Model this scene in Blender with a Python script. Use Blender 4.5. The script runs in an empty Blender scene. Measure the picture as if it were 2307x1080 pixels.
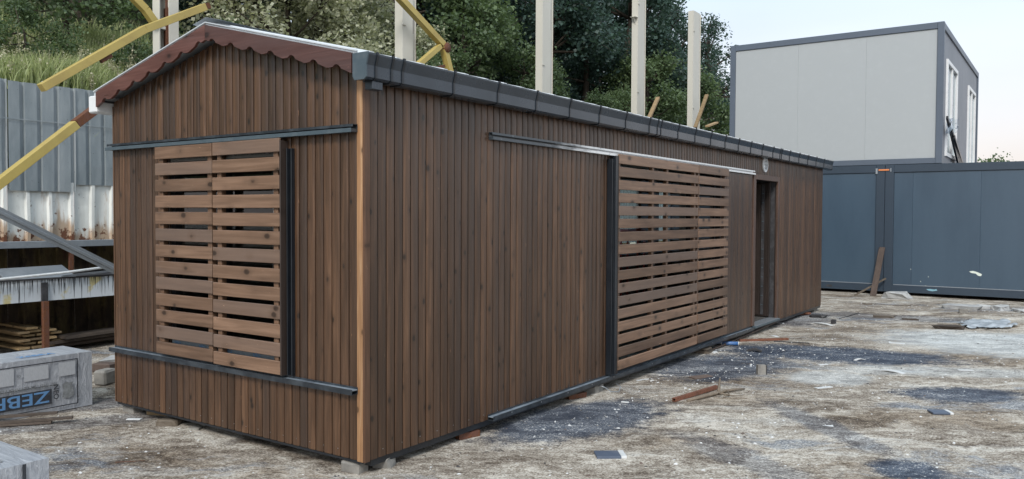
import bpy, math, random
import numpy as np
from mathutils import Vector, Matrix, noise as mnoise
random.seed(7); rng = np.random.default_rng(7)
sc = bpy.context.scene
COL = sc.collection
R = math.radians

# ------------------------------------------------------------------ camera, sky, sun, exposure
cam_d = bpy.data.cameras.new('camera'); cam = bpy.data.objects.new('camera', cam_d); COL.objects.link(cam)
yaw, pit, rol = -0.6047, -0.0300, 0.0046
fw = Vector((math.sin(yaw)*math.cos(pit), math.cos(yaw)*math.cos(pit), math.sin(pit)))
rt = Vector((math.cos(yaw), -math.sin(yaw), 0)); up = rt.cross(fw)
r2 = rt*math.cos(rol)+up*math.sin(rol); u2 = -rt*math.sin(rol)+up*math.cos(rol)
M = Matrix((r2, u2, -fw)).transposed().to_4x4(); M.translation = Vector((3.8406, -3.8516, 1.64))
cam.matrix_world = M
cam_d.sensor_width = 36; cam_d.lens = 36*1831.7/2307; cam_d.clip_start = 0.05; cam_d.clip_end = 1500
sc.camera = cam

SUN_EL, SUN_AZ = R(38), R(158)      # azimuth measured clockwise from +Y
world = bpy.data.worlds.new('World'); sc.world = world; world.use_nodes = True
wt = world.node_tree; wt.nodes.clear()
wo = wt.nodes.new('ShaderNodeOutputWorld'); bg = wt.nodes.new('ShaderNodeBackground')
sky = wt.nodes.new('ShaderNodeTexSky'); sky.sky_type = 'NISHITA'; sky.sun_disc = False
sky.sun_elevation = SUN_EL; sky.sun_rotation = SUN_AZ; sky.dust_density = 3.0; sky.air_density = 1.0; sky.altitude = 300
bg.inputs['Strength'].default_value = 0.1
tcw = wt.nodes.new('ShaderNodeTexCoord'); sep = wt.nodes.new('ShaderNodeSeparateXYZ')
veil = wt.nodes.new('ShaderNodeValToRGB')
mixw = wt.nodes.new('ShaderNodeMix'); mixw.data_type = 'RGBA'; mixw.inputs['Factor'].default_value = 0.82
wt.links.new(tcw.outputs['Generated'], sep.inputs[0]); wt.links.new(sep.outputs['Z'], veil.inputs[0])
cr = veil.color_ramp
cr.elements[0].position = 0.0; cr.elements[0].color = (8.4/10, 7.5/10, 7.2/10, 1)
cr.elements[1].position = 1.0; cr.elements[1].color = (7.6/10, 9.0/10, 1.0, 1)
for p, c in ((0.06, (.87, .79, .765)), (0.14, (.83, .835, .865)), (0.27, (.74, .86, .97))):
    e = cr.elements.new(p); e.color = (*c, 1)
scl = wt.nodes.new('ShaderNodeVectorMath'); scl.operation = 'SCALE'; scl.inputs['Scale'].default_value = 6.0
cn = wt.nodes.new('ShaderNodeTexNoise'); cn.inputs['Scale'].default_value = 2.2; cn.inputs['Detail'].default_value = 4
cmap = wt.nodes.new('ShaderNodeMapping'); cmap.inputs['Scale'].default_value = (1, 1, 3.5); wt.links.new(tcw.outputs['Generated'], cmap.inputs[0]); wt.links.new(cmap.outputs[0], cn.inputs['Vector'])
cm = wt.nodes.new('ShaderNodeMapRange'); cm.inputs[3].default_value = 5.7; cm.inputs[4].default_value = 6.3; cm.inputs[1].default_value = .35; cm.inputs[2].default_value = .65
wt.links.new(cn.outputs[0], cm.inputs[0]); wt.links.new(cm.outputs[0], scl.inputs['Scale'])
wt.links.new(veil.outputs[0], scl.inputs[0])
wt.links.new(sky.outputs[0], mixw.inputs[6]); wt.links.new(scl.outputs[0], mixw.inputs[7])
wt.links.new(mixw.outputs[2], bg.inputs[0]); wt.links.new(bg.outputs[0], wo.inputs[0])

sun_d = bpy.data.lights.new('sun', 'SUN'); sun = bpy.data.objects.new('sun', sun_d); COL.objects.link(sun)
sun_d.energy = 1.25; sun_d.angle = R(14); sun_d.color = (1.0, 0.955, 0.89)
sd = Vector((math.sin(SUN_AZ)*math.cos(SUN_EL), math.cos(SUN_AZ)*math.cos(SUN_EL), math.sin(SUN_EL)))
sun.rotation_euler = sd.to_track_quat('Z', 'Y').to_euler(); sun.location = (0, 0, 30)
vs = sc.view_settings; vs.view_transform = 'Standard'; vs.look = 'None'; vs.gamma = 1; vs.use_curve_mapping = False
vs.exposure = 1.0

# ------------------------------------------------------------------ material helpers
class NT:
    def __init__(s, name):
        s.m = bpy.data.materials.new(name); s.m.use_nodes = True; s.t = s.m.node_tree; s.t.nodes.clear()
        s.out = s.n('ShaderNodeOutputMaterial'); s.b = s.n('ShaderNodeBsdfPrincipled'); s.l(s.b.outputs[0], s.out.inputs[0])
        s._tc = None
    def n(s, t, **k):
        o = s.t.nodes.new(t)
        for a, v in k.items(): setattr(o, a, v)
        return o
    def l(s, a, b): s.t.links.new(a, b)
    def tc(s):
        if not s._tc: s._tc = s.n('ShaderNodeTexCoord').outputs['Object']
        return s._tc
    def put(s, v, sock):
        if isinstance(v, (int, float)): sock.default_value = v
        elif isinstance(v, tuple): sock.default_value = (*v, 1) if len(v) == 3 and sock.type == 'RGBA' else v
        else: s.l(v, sock)
    def mapping(s, vec, scale=(1, 1, 1), rot=(0, 0, 0), loc=(0, 0, 0)):
        m = s.n('ShaderNodeMapping'); s.l(vec, m.inputs[0]); m.inputs['Scale'].default_value = scale
        m.inputs['Rotation'].default_value = rot; m.inputs['Location'].default_value = loc; return m.outputs[0]
    def noise(s, vec, scale, detail=4, rough=.55, dist=0):
        o = s.n('ShaderNodeTexNoise'); s.l(vec, o.inputs['Vector']); o.inputs['Scale'].default_value = scale
        o.inputs['Detail'].default_value = detail; o.inputs['Roughness'].default_value = rough; o.inputs['Distortion'].default_value = dist
        return o.outputs[0]
    def vor(s, vec, scale, feat='F1', out=0, rnd=1.0):
        o = s.n('ShaderNodeTexVoronoi'); o.feature = feat; s.l(vec, o.inputs['Vector']); o.inputs['Scale'].default_value = scale
        o.inputs['Randomness'].default_value = rnd
        return o.outputs[out]
    def math(s, op, a, b=0., c=0., clamp=False):
        o = s.n('ShaderNodeMath', operation=op); o.use_clamp = clamp
        for i, v in enumerate((a, b, c)): s.put(v, o.inputs[i])
        return o.outputs[0]
    def vmath(s, op, a, b=(0, 0, 0)):
        o = s.n('ShaderNodeVectorMath', operation=op); s.put(a, o.inputs[0]); s.put(b, o.inputs[1]); return o.outputs[0]
    def step(s, v, lo, hi, a=0., b=1.):
        o = s.n('ShaderNodeMapRange'); o.interpolation_type = 'SMOOTHSTEP'; s.put(v, o.inputs[0])
        o.inputs[1].default_value = lo; o.inputs[2].default_value = hi; o.inputs[3].default_value = a; o.inputs[4].default_value = b
        return o.outputs[0]
    def mix(s, f, a, b, blend='MIX'):
        o = s.n('ShaderNodeMix', data_type='RGBA', blend_type=blend); s.put(f, o.inputs[0]); s.put(a, o.inputs[6]); s.put(b, o.inputs[7])
        return o.outputs[2]
    def ramp(s, v, els):
        o = s.n('ShaderNodeValToRGB'); s.l(v, o.inputs[0]); c = o.color_ramp
        while len(c.elements) < len(els): c.elements.new(.5)
        for e, (p, col) in zip(c.elements, els): e.position = p; e.color = (*col, 1)
        return o.outputs[0]
    def rnd(s, k=1.0):
        o = s.n('ShaderNodeObjectInfo').outputs['Random']
        return s.math('FRACT', s.math('MULTIPLY', o, k)) if k != 1.0 else o
    def bump(s, h, strength=.3, dist=.01):
        o = s.n('ShaderNodeBump'); s.l(h, o.inputs['Height']); o.inputs['Strength'].default_value = strength; o.inputs['Distance'].default_value = dist
        s.l(o.outputs[0], s.b.inputs['Normal'])
    def set(s, col=None, rough=None, metal=None, spec=None):
        if col is not None: s.put(col, s.b.inputs['Base Color'])
        if rough is not None: s.put(rough, s.b.inputs['Roughness'])
        if metal is not None: s.put(metal, s.b.inputs['Metallic'])
        if spec is not None: s.b.inputs['Specular IOR Level'].default_value = spec
        return s.m

def wood(name, cols, axis='z', rough=.45, knot=1.0, grey=(.07, .052, .045), greyamt=.5, spec=.4, kscale=1.0, var=1.0):
    s = NT(name)
    off = s.n('ShaderNodeCombineXYZ'); r1 = s.rnd(1.0); s.l(s.math('MULTIPLY', r1, 53.), off.inputs[0]); s.l(s.math('MULTIPLY', r1, 91.), off.inputs[1]); s.l(s.math('MULTIPLY', r1, 37.), off.inputs[2])
    v = s.vmath('ADD', s.tc(), off.outputs[0])
    L = {'x': 0, 'y': 1, 'z': 2}[axis]
    def sc3(a, b): t = [a, a, a]; t[L] = b; return tuple(t)
    grain = s.noise(s.mapping(v, sc3(34, 1.6)), 1.0, 5, .5, .8)
    fine = s.noise(s.mapping(v, sc3(160, 6)), 1.0, 3, .6)
    blot = s.noise(s.mapping(v, sc3(5, 1.1)), 1.0, 3, .5)
    # knots, with grain bent round them
    ks = [9.5*kscale]*3; ks[L] = 6.0*kscale; ks[1] = 0.
    kv = s.mapping(s.vmath('ADD', v, s.vmath('MULTIPLY', s.mapping(v, (0, 0, 0)), (0, 0, 0))), tuple(ks))
    kd = s.math('ADD', s.vor(kv, 1.0), s.math('MULTIPLY', s.math('SUBTRACT', s.noise(v, 30, 3), .5), .08))
    kn = s.step(kd, .08, .17, 1., 0.); ring = s.step(kd, .13, .36, 1., 0.)
    base = s.ramp(grain, [(.12, cols[0]), (.5, cols[1]), (.9, cols[2])])
    r3 = s.rnd(17.3); r4 = s.rnd(71.9)
    tone = s.math('ADD', s.math('MULTIPLY', s.math('SUBTRACT', r3, .5), .66*var), s.math('MULTIPLY', s.math('SUBTRACT', blot, .5), .85))
    tone = s.math('ADD', tone, s.math('MULTIPLY', s.math('SUBTRACT', fine, .5), .35))
    br = s.n('ShaderNodeHueSaturation'); s.l(base, br.inputs['Color']); s.put(s.math('ADD', tone, 1.0), br.inputs['Value'])
    gmask = s.math('MULTIPLY', s.step(s.math('ADD', r4, s.math('MULTIPLY', s.math('SUBTRACT', blot, .5), .8)), .6, 1.0), greyamt)
    c = s.mix(gmask, br.outputs[0], grey)
    dk = tuple(x*.28 for x in cols[0])
    c = s.mix(s.math('MULTIPLY', ring, .45*knot), c, tuple(x*.62 for x in cols[1]))
    c = s.mix(s.math('MULTIPLY', kn, .85*knot), c, dk)
    # little pale scuffs
    sp = s.noise(s.mapping(v, sc3(60, 14)), 1.0, 2, .5)
    c = s.mix(s.step(sp, .73, .79, 0, .4), c, tuple(min(1, x*2.6) for x in cols[2]))
    s.set(c, s.math('ADD', s.math('MULTIPLY', grain, .25), rough-.12), spec=spec)
    s.bump(s.math('ADD', grain, s.math('MULTIPLY', fine, .6)), .25, .003)
    return s.m

def paint(name, col, rough=.45, metal=0, dirt=None, dirt_amt=.25, scale=2.0, spec=.5, rust=0, rustcol=(.16, .06, .025), bump=.05, streak=False):
    s = NT(name); v = s.tc()
    off = s.math('MULTIPLY', s.rnd(), 40.); cb = s.n('ShaderNodeCombineXYZ'); s.l(off, cb.inputs[0]); s.l(off, cb.inputs[2]); v = s.vmath('ADD', v, cb.outputs[0])
    n1 = s.noise(s.mapping(v, (1, 1, .22) if streak else (1, 1, 1)), scale, 6, .65)
    n2 = s.noise(v, scale*14, 4, .6)
    c = s.mix(s.math('MULTIPLY', s.step(n1, .38, .72), dirt_amt), col, dirt or tuple(x*.55 for x in col))
    c = s.mix(s.step(n2, .45, .8, 0, .07), c, tuple(min(1, x*1.5) for x in col))
    if rust:
        n3 = s.noise(v, scale*4, 6, .7); rm = s.step(s.math('ADD', n3, s.math('MULTIPLY', n1, .35)), .78-rust*.3, .86-rust*.3)
        c = s.mix(rm, c, rustcol); c = s.mix(s.math('MULTIPLY', rm, s.step(n2, .4, .7)), c, tuple(x*.35 for x in rustcol))
    s.set(c, s.math('ADD', s.math('MULTIPLY', n1, .2), rough-.1), metal, spec); s.bump(n2, bump, .004)
    return s.m

MT = {}
MT['board'] = wood('stained_siding', ((.030, .0165, .0095), (.074, .0385, .0205), (.145, .077, .041)), 'z', .36, 1.0, grey=(.036, .026, .022), greyamt=.5, spec=.6)
MT['slat'] = wood('stained_slat', ((.085, .050, .032), (.165, .100, .065), (.26, .165, .112)), 'x', .36, 1.0, grey=(.13, .098, .083), greyamt=.6, kscale=.7, var=.95)
MT['stile'] = wood('stained_stile', ((.10, .058, .036), (.15, .088, .055), (.2, .12, .076)), 'z', .45)
MT['fascia'] = wood('red_brown_fascia', ((.058, .022, .018), (.105, .044, .036), (.18, .085, .07)), 'x', .32, 1.0, greyamt=.6, grey=(.06, .042, .042), kscale=.6, var=.2)
MT['trim'] = wood('lit_orange_corner_trim', ((.20, .10, .048), (.36, .20, .10), (.62, .42, .26)), 'z', .4, .9, greyamt=0, var=.3)
MT['dark_wood'] = wood('dark_door_wood', ((.018, .013, .011), (.028, .020, .017), (.045, .032, .027)), 'z', .45, .3)
MT['frame_wood'] = wood('door_frame_wood', ((.085, .052, .040), (.12, .075, .058), (.16, .10, .08)), 'z', .4, .3)
MT['raw'] = wood('raw_wood', ((.24, .15, .07), (.36, .25, .13), (.5, .38, .22)), 'x', .7)
MT['oldwood'] = wood('weathered_wood', ((.10, .078, .06), (.16, .13, .10), (.23, .19, .15)), 'x', .8, greyamt=.6, grey=(.12, .11, .1))
MT['darkplank'] = wood('dark_plank', ((.04, .03, .025), (.07, .055, .045), (.10, .08, .065)), 'x', .8)
MT['plank'] = wood('brown_plank', ((.08, .058, .048), (.12, .088, .074), (.16, .12, .1)), 'z', .7)
MT['black'] = paint('black_metal', (.010, .013, .018), .32, 0, (.022, .027, .033), .5, 5, .5)
MT['black_worn'] = paint('black_track', (.022, .028, .036), .35, .2, (.10, .12, .14), .45, 9)
MT['silver'] = paint('bare_metal', (.55, .57, .6), .28, .9, (.2, .22, .25), .5, 8)
MT['gutter'] = paint('anthracite_gutter', (.032, .042, .056), .28, 0, (.018, .025, .034), .6, 3.5, .55)
MT['gutter_lt'] = paint('dull_gutter_cap', (.055, .080, .098), .45, 0, (.10, .125, .14), .5, 14)
MT['white_pl'] = paint('white_plastic', (.72, .74, .76), .4, 0, (.5, .5, .5), .3, 6)
MT['roof'] = paint('roof_sheet', (.58, .62, .66), .38, .1, (.35, .38, .4), .5, 2)
MT['cont'] = paint('container_blue', (.048, .080, .117), .36, 0, (.032, .058, .090), 1.0, .9, .6, streak=True, bump=.01)
MT['contf'] = paint('container_frame_blue', (.030, .047, .070), .42, 0, (.022, .035, .052), .5, 1.2, .5, bump=.01)
MT['upf'] = paint('upper_frame', (.088, .112, .150), .45, 0, (.07, .09, .12), .5, 1.0, bump=.01)
MT['uppanel'] = paint('pale_panel', (.36, .385, .40), .5, 0, (.34, .365, .385), .3, .5, .4, bump=.01)
MT['upside'] = paint('grey_panel', (.17, .185, .22), .5, 0, (.14, .16, .19), .5, .6, bump=.01)
MT['cream'] = paint('cream_column', (.56, .545, .49), .5, 0, (.47, .45, .39), .5, 1.0, rust=.0, streak=True)
MT['yellow'] = paint('yellow_steel', (.44, .34, .10), .5, 0, (.33, .24, .08), .7, 2.2, rust=.0)
MT['rust'] = paint('rusty_steel', (.13, .055, .035), .8, .1, (.06, .035, .028), .8, 6, rust=.5)
MT['rustred'] = paint('red_oxide_steel', (.19, .075, .045), .7, 0, (.08, .045, .035), .8, 9, rust=.3)
MT['galv'] = paint('galvanised', (.34, .37, .40), .42, .5, (.2, .22, .25), .6, 4)
MT['stone'] = paint('concrete_block', (.27, .26, .24), .95, 0, (.15, .145, .14), .8, 9, .2, bump=.6)
MT['stone_b'] = paint('pale_rubble', (.42, .43, .43), .95, 0, (.25, .25, .26), .8, 7, .2, bump=.6)
MT['chip'] = paint('white_chip', (.62, .64, .65), .7, 0, (.4, .42, .43), .5, 20)
MT['bluegrey'] = paint('slate_piece', (.075, .10, .15), .55, 0, (.13, .15, .19), .6, 12)
MT['blue'] = paint('blue_tube', (.03, .12, .33), .35, 0, (.4, .45, .5), .35, 22)
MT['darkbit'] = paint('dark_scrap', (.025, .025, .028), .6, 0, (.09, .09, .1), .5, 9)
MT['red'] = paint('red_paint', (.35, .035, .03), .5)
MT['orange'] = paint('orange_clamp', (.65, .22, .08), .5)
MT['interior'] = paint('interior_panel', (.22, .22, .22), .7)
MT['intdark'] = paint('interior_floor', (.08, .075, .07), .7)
MT['ink'] = paint('black_ink', (.022, .026, .034), .5, 0, (.08, .09, .11), .4, 30)
MT['inkblue'] = paint('blue_ink', (.10, .24, .46), .5, 0, (.2, .32, .5), .4, 30)
MT['inkgrey'] = paint('grey_ink', (.16, .17, .18), .5, 0, (.3, .32, .33), .8, 30)
MT['bark'] = paint('bark', (.075, .062, .05), .9, 0, (.035, .03, .026), .8, 8, .2, bump=.8)
MT['mark'] = paint('white_smear', (.62, .68, .62), .6)
MT['marklt'] = paint('light_blue_smear', (.22, .42, .52), .6)

def glass_mat(name, tint=(.86, .92, .92), amt=.05):
    s = NT(name); s.t.nodes.remove(s.b)
    g = s.n('ShaderNodeBsdfGlossy'); g.inputs['Roughness'].default_value = .02; g.inputs['Color'].default_value = (.9, .95, 1, 1)
    tr = s.n('ShaderNodeBsdfTransparent'); tr.inputs['Color'].default_value = (*tint, 1)
    fr = s.n('ShaderNodeFresnel'); fr.inputs['IOR'].default_value = 1.5
    mx = s.n('ShaderNodeMixShader'); geo = s.n('ShaderNodeNewGeometry'); s.l(s.math('MULTIPLY', s.math('ADD', fr.outputs[0], amt*.1), s.math('SUBTRACT', 1., geo.outputs['Backfacing'])), mx.inputs[0]); s.l(tr.outputs[0], mx.inputs[1]); s.l(g.outputs[0], mx.inputs[2])
    s.l(mx.outputs[0], s.out.inputs[0]); return s.m
MT['railpale'] = paint('pale_rail_inside', (.30, .36, .42), .4, .2, (.05, .06, .08), .8, 3)
def clear_sheet():
    s = NT('translucent_corrugated_sheet'); s.t.nodes.remove(s.b); d = s.n('ShaderNodeBsdfDiffuse'); t = s.n('ShaderNodeBsdfTranslucent'); mx = s.n('ShaderNodeMixShader'); n = s.noise(s.tc(), 9, 5)
    c = s.mix(n, (.6, .66, .66), (.92, .95, .95)); s.l(c, d.inputs[0]); s.l(c, t.inputs[0]); mx.inputs[0].default_value = .75; s.l(d.outputs[0], mx.inputs[1]); s.l(t.outputs[0], mx.inputs[2]); s.l(mx.outputs[0], s.out.inputs[0]); return s.m
MT['clearsheet'] = clear_sheet()
MT['sheetfilm'] = paint('cloudy_film', (.42, .46, .50), .25, 0, (.30, .33, .36), .6, 6, .6)
MT['glass'] = glass_mat('window_glass')
MT['film'] = glass_mat('plastic_film', (.85, .88, .92), 2.2)

def foam():
    s = NT('wrapped_foam'); v = s.tc()
    w = s.noise(s.mapping(v, (1, 9, 3)), 3., 5, .6, 1.4); n = s.noise(v, 24, 5, .6); f = s.noise(v, 90, 3)
    c = s.ramp(w, [(.25, (.26, .275, .31)), (.5, (.33, .35, .385)), (.78, (.48, .50, .54))])
    c = s.mix(s.step(n, .5, .75, 0, .25), c, (.22, .235, .27)); c = s.mix(s.step(f, .66, .72, 0, .5), c, (.75, .77, .8))
    s.set(c, .42, 0, .5); s.bump(s.math('ADD', w, s.math('MULTIPLY', f, .2)), .5, .02); return s.m
MT['foam'] = foam()
def smallprint():
    s = NT('small_print'); v = s.tc()
    b = s.n('ShaderNodeTexBrick'); s.l(s.mapping(v, (1, 1, 1), (R(90), 0, R(90))), b.inputs[0])
    b.inputs['Scale'].default_value = 8; b.inputs['Row Height'].default_value = .07; b.inputs['Brick Width'].default_value = .35; b.inputs['Mortar Size'].default_value = .018
    b.inputs['Color1'].default_value = (.17, .18, .2, 1); b.inputs['Color2'].default_value = (.3, .32, .34, 1); b.inputs['Mortar'].default_value = (.42, .44, .47, 1)
    n = s.noise(s.mapping(v, (1, 60, 20)), 2.2, 4)
    s.set(s.mix(s.step(n, .42, .62), b.outputs[0], (.38, .40, .43)), .45); return s.m
MT['smallprint'] = smallprint()

def sheet_grey():
    s = NT('grey_corrugated_sheet'); v = s.tc()
    n = s.noise(s.mapping(v, (1, 1, .25)), 2.5, 6, .65); n2 = s.noise(v, 30, 4)
    c = s.ramp(n, [(.3, (.18, .215, .235)), (.55, (.28, .315, .335)), (.8, (.40, .42, .43))])
    c = s.mix(s.step(n2, .68, .74, 0, .7), c, (.05, .04, .035))
    s.set(c, .5, .2); s.bump(n2, .1, .004); return s.m
MT['sheet_grey'] = sheet_grey()
def sheet_white():
    s = NT('white_rusting_sheet'); v = s.tc(); z = s.n('ShaderNodeSeparateXYZ'); s.l(v, z.inputs[0]); Z = z.outputs[2]
    n = s.noise(s.mapping(v, (1, 1, .18)), 5, 6, .65); n2 = s.noise(v, 9, 5, .65); n3 = s.noise(v, 26, 4)
    c = s.ramp(n, [(.3, (.56, .58, .56)), (.6, (.76, .78, .76))])
    low = s.step(Z, 1.28, 1.62, 1., 0.)
    rm = s.step(s.math('ADD', n, s.math('MULTIPLY', low, .24)), .57, .72)
    c = s.mix(s.math('MULTIPLY', rm, .75), c, (.34, .20, .09))
    c = s.mix(s.step(s.math('ADD', n2, s.math('MULTIPLY', low, .14)), .64, .69), c, (.13, .055, .03))
    c = s.mix(s.step(n3, .70, .74), c, (.07, .045, .035))
    s.set(c, .55); return s.m
MT['sheet_white'] = sheet_white()
def sheet_dark():
    s = NT('dark_rust_sheet'); v = s.tc(); n = s.noise(s.mapping(v, (1, 1, .3)), 2.2, 6, .7); n2 = s.noise(v, 12, 5)
    c = s.ramp(n, [(.32, (.022, .018, .016)), (.48, (.07, .05, .036)), (.6, (.17, .13, .055)), (.72, (.10, .045, .028))])
    c = s.mix(s.step(n2, .5, .75, 0, .7), c, (.03, .024, .02)); s.set(c, .8); return s.m
MT['sheet_dark'] = sheet_dark()
def drip():
    s = NT('white_beam_with_tar_drips'); v = s.tc(); z = s.n('ShaderNodeSeparateXYZ'); s.l(v, z.inputs[0])
    n = s.noise(s.mapping(v, (0, 34, 0)), 1, 3, .7); ln = s.noise(s.mapping(v, (0, 9, 0)), 1, 2)
    thr = s.math('ADD', s.math('MULTIPLY', n, .55), -.335)        # drip length below the top flange
    d = s.math('SUBTRACT', .13, z.outputs[2])
    n2 = s.noise(s.mapping(v, (0, 120, 3)), 1, 3)
    drp = s.math('MULTIPLY', s.step(s.math('SUBTRACT', s.math('ADD', thr, s.math('MULTIPLY', ln, .12)), s.math('MULTIPLY', d, .30)), -.02, -.005), s.step(n2, .42, .5))
    n3 = s.noise(v, 3.0, 4)
    c = s.mix(s.step(n3, .56, .62, 0, .85), (.52, .56, .60), (.50, .42, .17)); c = s.mix(s.step(s.noise(v, 14, 5), .6, .75, 0, .4), c, (.25, .26, .28))
    c = s.mix(drp, c, (.012, .012, .015)); s.set(c, .4); return s.m
MT['drip'] = drip()

def ground_mat():
    s = NT('dusty_yard_ground'); v = s.tc()
    st = s.mapping(v, (1.0, .42, 1), (0, 0, R(-52)))
    wob = s.noise(v, 1.1, 5, .6); wv = s.n('ShaderNodeCombineXYZ')
    s.l(s.math('MULTIPLY', s.math('SUBTRACT', wob, .5), .9), wv.inputs[0]); s.l(s.math('MULTIPLY', s.math('SUBTRACT', s.noise(v, 1.7, 5), .5), .9), wv.inputs[1])
    vd = s.vmath('ADD', v, wv.outputs[0])
    def al(vec, k): return s.mapping(s.mapping(vec, rot=(0, 0, R(-35))), (k, 1, 1))
    big = s.noise(al(vd, .5), .75, 8, .66, .4)
    mid = s.noise(al(vd, .38), 3.2, 12, .72, .3)
    fine = s.noise(al(v, .6), 17, 9, .82); grit = s.noise(v, 62, 4, .8)
    mix_ = s.math('ADD', s.math('ADD', s.math('MULTIPLY', mid, .36), s.math('MULTIPLY', fine, .30)), s.math('MULTIPLY', grit, .34))
    c = s.ramp(mix_, [(.42, (.068, .052, .040)), (.465, (.20, .165, .132)), (.51, (.38, .34, .288)), (.56, (.67, .63, .56))])
    fs = s.step(mix_, .44, .56)
    spk = s.step(s.math('ADD', s.noise(v, 48, 3, .7), s.math('MULTIPLY', s.math('SUBTRACT', mid, .5), .7)), .625, .67)
    # brown earth patches
    c = s.mix(s.math('MULTIPLY', s.step(s.noise(al(vd, .45), 1.0, 6, .65), .50, .62), .75), c, s.mix(fs, (.045, .030, .020), (.30, .23, .16)))
    # bluish asphalt-like worn patches
    bl = s.step(s.math('ADD', big, s.math('MULTIPLY', s.math('SUBTRACT', mid, .5), .6)), .54, .66)
    blue = s.mix(spk, s.mix(fs, (.032, .042, .062), (.17, .19, .225)), (.52, .53, .53))
    c = s.mix(s.math('MULTIPLY', bl, .9), c, blue)
    # cement-white streaks
    wn = s.noise(al(vd, .25), 2.0, 8, .7, .6)
    c = s.mix(s.math('MULTIPLY', s.step(wn, .54, .68), .62), c, s.mix(fs, (.24, .24, .24), (.68, .68, .65)))
    # stains with their own place and shape
    sepv = s.n('ShaderNodeSeparateXYZ'); s.l(v, sepv.inputs[0])
    ed = s.math('MULTIPLY', s.math('SUBTRACT', s.noise(v, 2.6, 12, .78), .5), 1.7); ed2 = s.math('MULTIPLY', s.math('SUBTRACT', mix_, .5), 2.6)
    def ell(x, y, rx, ry, a, soft=.25):
        dx = s.math('SUBTRACT', sepv.outputs[0], x); dy = s.math('SUBTRACT', sepv.outputs[1], y)
        ca, sa = math.cos(a), math.sin(a)
        u = s.math('DIVIDE', s.math('ADD', s.math('MULTIPLY', dx, ca), s.math('MULTIPLY', dy, sa)), rx)
        w = s.math('DIVIDE', s.math('SUBTRACT', s.math('MULTIPLY', dy, ca), s.math('MULTIPLY', dx, sa)), ry)
        r = s.math('SQRT', s.math('ADD', s.math('MULTIPLY', u, u), s.math('MULTIPLY', w, w)))
        return s.step(s.math('ADD', s.math('ADD', r, ed), ed2), 1-soft, 1+soft, 1., 0.)
    for x, y, rx, ry, a, k, col in [
        (2.95, 5.15, .62, .36, .6, .92, 0), (2.93, 2.30, .24, .26, 0, .95, 0), (.42, 2.15, .48, 1.0, -.2, .9, 0), (1.35, 6.85, 1.35, .62, .3, .97, 0),
        (.50, 5.3, .6, 1.1, -.2, .85, 0), (2.2, 3.1, .9, .16, -.75, .55, 0), (1.9, 1.9, .7, .2, -.5, .45, 0), (-.0, 10.2, .6, 1.0, 0, .6, 0), (1.2, 11.4, 1.6, .5, .2, .5, 0),
        (3.2, 9.2, 1.7, 1.2, .2, .8, 1), (1.7, 5.3, .35, .5, -.6, .65, 1), (2.6, 6.4, 1.3, .3, .5, .5, 1), (-3.3, .5, .9, .25, 1.2, .55, 0), (-2.9, -.35, .8, .18, 1.1, .4, 0)]:
        m = s.math('MULTIPLY', ell(x, y, rx, ry, a), k)
        c = s.mix(m, c, (s.mix(spk, s.mix(fs, (.022, .033, .056), (.095, .12, .165)), (.50, .52, .54)) if col == 0 else s.mix(fs, (.33, .35, .36), (.68, .71, .71))))
    # grit
    gm = s.step(s.math('ADD', grit, s.math('MULTIPLY', s.math('SUBTRACT', mid, .5), .5)), .60, .68); c = s.mix(s.math('MULTIPLY', gm, .75), c, (.62, .61, .57))
    gd = s.step(s.noise(v, 45, 5, .8), .585, .64); c = s.mix(s.math('MULTIPLY', gd, .75), c, (.04, .036, .034))
    s.set(c, s.math('SUBTRACT', .95, s.math('MULTIPLY', bl, .25)), 0, .3)
    h = s.math('ADD', s.math('MULTIPLY', fine, .6), s.math('ADD', s.math('MULTIPLY', grit, .35), s.math('MULTIPLY', mid, 1.0)))
    s.bump(h, .7, .018); return s.m
MT['ground'] = ground_mat()
def soil():
    s = NT('hill_soil'); v = s.tc(); n = s.noise(v, 1.2, 6, .6)
    s.set(s.ramp(n, [(.3, (.03, .038, .018)), (.6, (.07, .085, .035)), (.8, (.13, .13, .07))]), .95); s.bump(n, .8, .1); return s.m
MT['soil'] = soil()

def leaf(name, a, b, clump=.9, trans=.3):
    s = NT(name); s.t.nodes.remove(s.b)
    at = s.n('ShaderNodeAttribute', attribute_name='v'); n = s.noise(s.tc(), clump, 3, .6); r = s.rnd(3.7)
    f = s.math('ADD', s.math('MULTIPLY', at.outputs['Fac'], .5), s.math('ADD', s.math('MULTIPLY', s.math('SUBTRACT', n, .5), 1.3), s.math('MULTIPLY', s.math('SUBTRACT', r, .5), .3)), clamp=False)
    f = s.math('ADD', f, .25, clamp=True)
    c = s.mix(f, a, b)
    d = s.n('ShaderNodeBsdfPrincipled'); s.l(c, d.inputs['Base Color']); d.inputs['Roughness'].default_value = .5; d.inputs['Specular IOR Level'].default_value = .35
    t = s.n('ShaderNodeBsdfTranslucent'); s.l(s.mix(.5, c, (b[0]*1.3, b[1]*1.4, b[2]*.6)), t.inputs[0])
    mx = s.n('ShaderNodeMixShader'); mx.inputs[0].default_value = trans; s.l(d.outputs[0], mx.inputs[1]); s.l(t.outputs[0], mx.inputs[2]); s.l(mx.outputs[0], s.out.inputs[0])
    return s.m
MT['leaf_dark'] = leaf('hazed_dark_green_leaves', (.020, .042, .043), (.090, .150, .128))  # teal lift in both tones stands for bluish haze over the wood
MT['leaf_mid'] = leaf('mid_green_leaves', (.045, .075, .045), (.18, .25, .125))
MT['leaf_pale'] = leaf('pale_olive_leaves', (.14, .165, .115), (.58, .58, .44))
MT['grass'] = leaf('meadow_grass', (.17, .23, .09), (.48, .52, .28), 1.2)
MT['seed'] = leaf('dry_seed_heads', (.30, .28, .19), (.60, .57, .44), 1.2)

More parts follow.
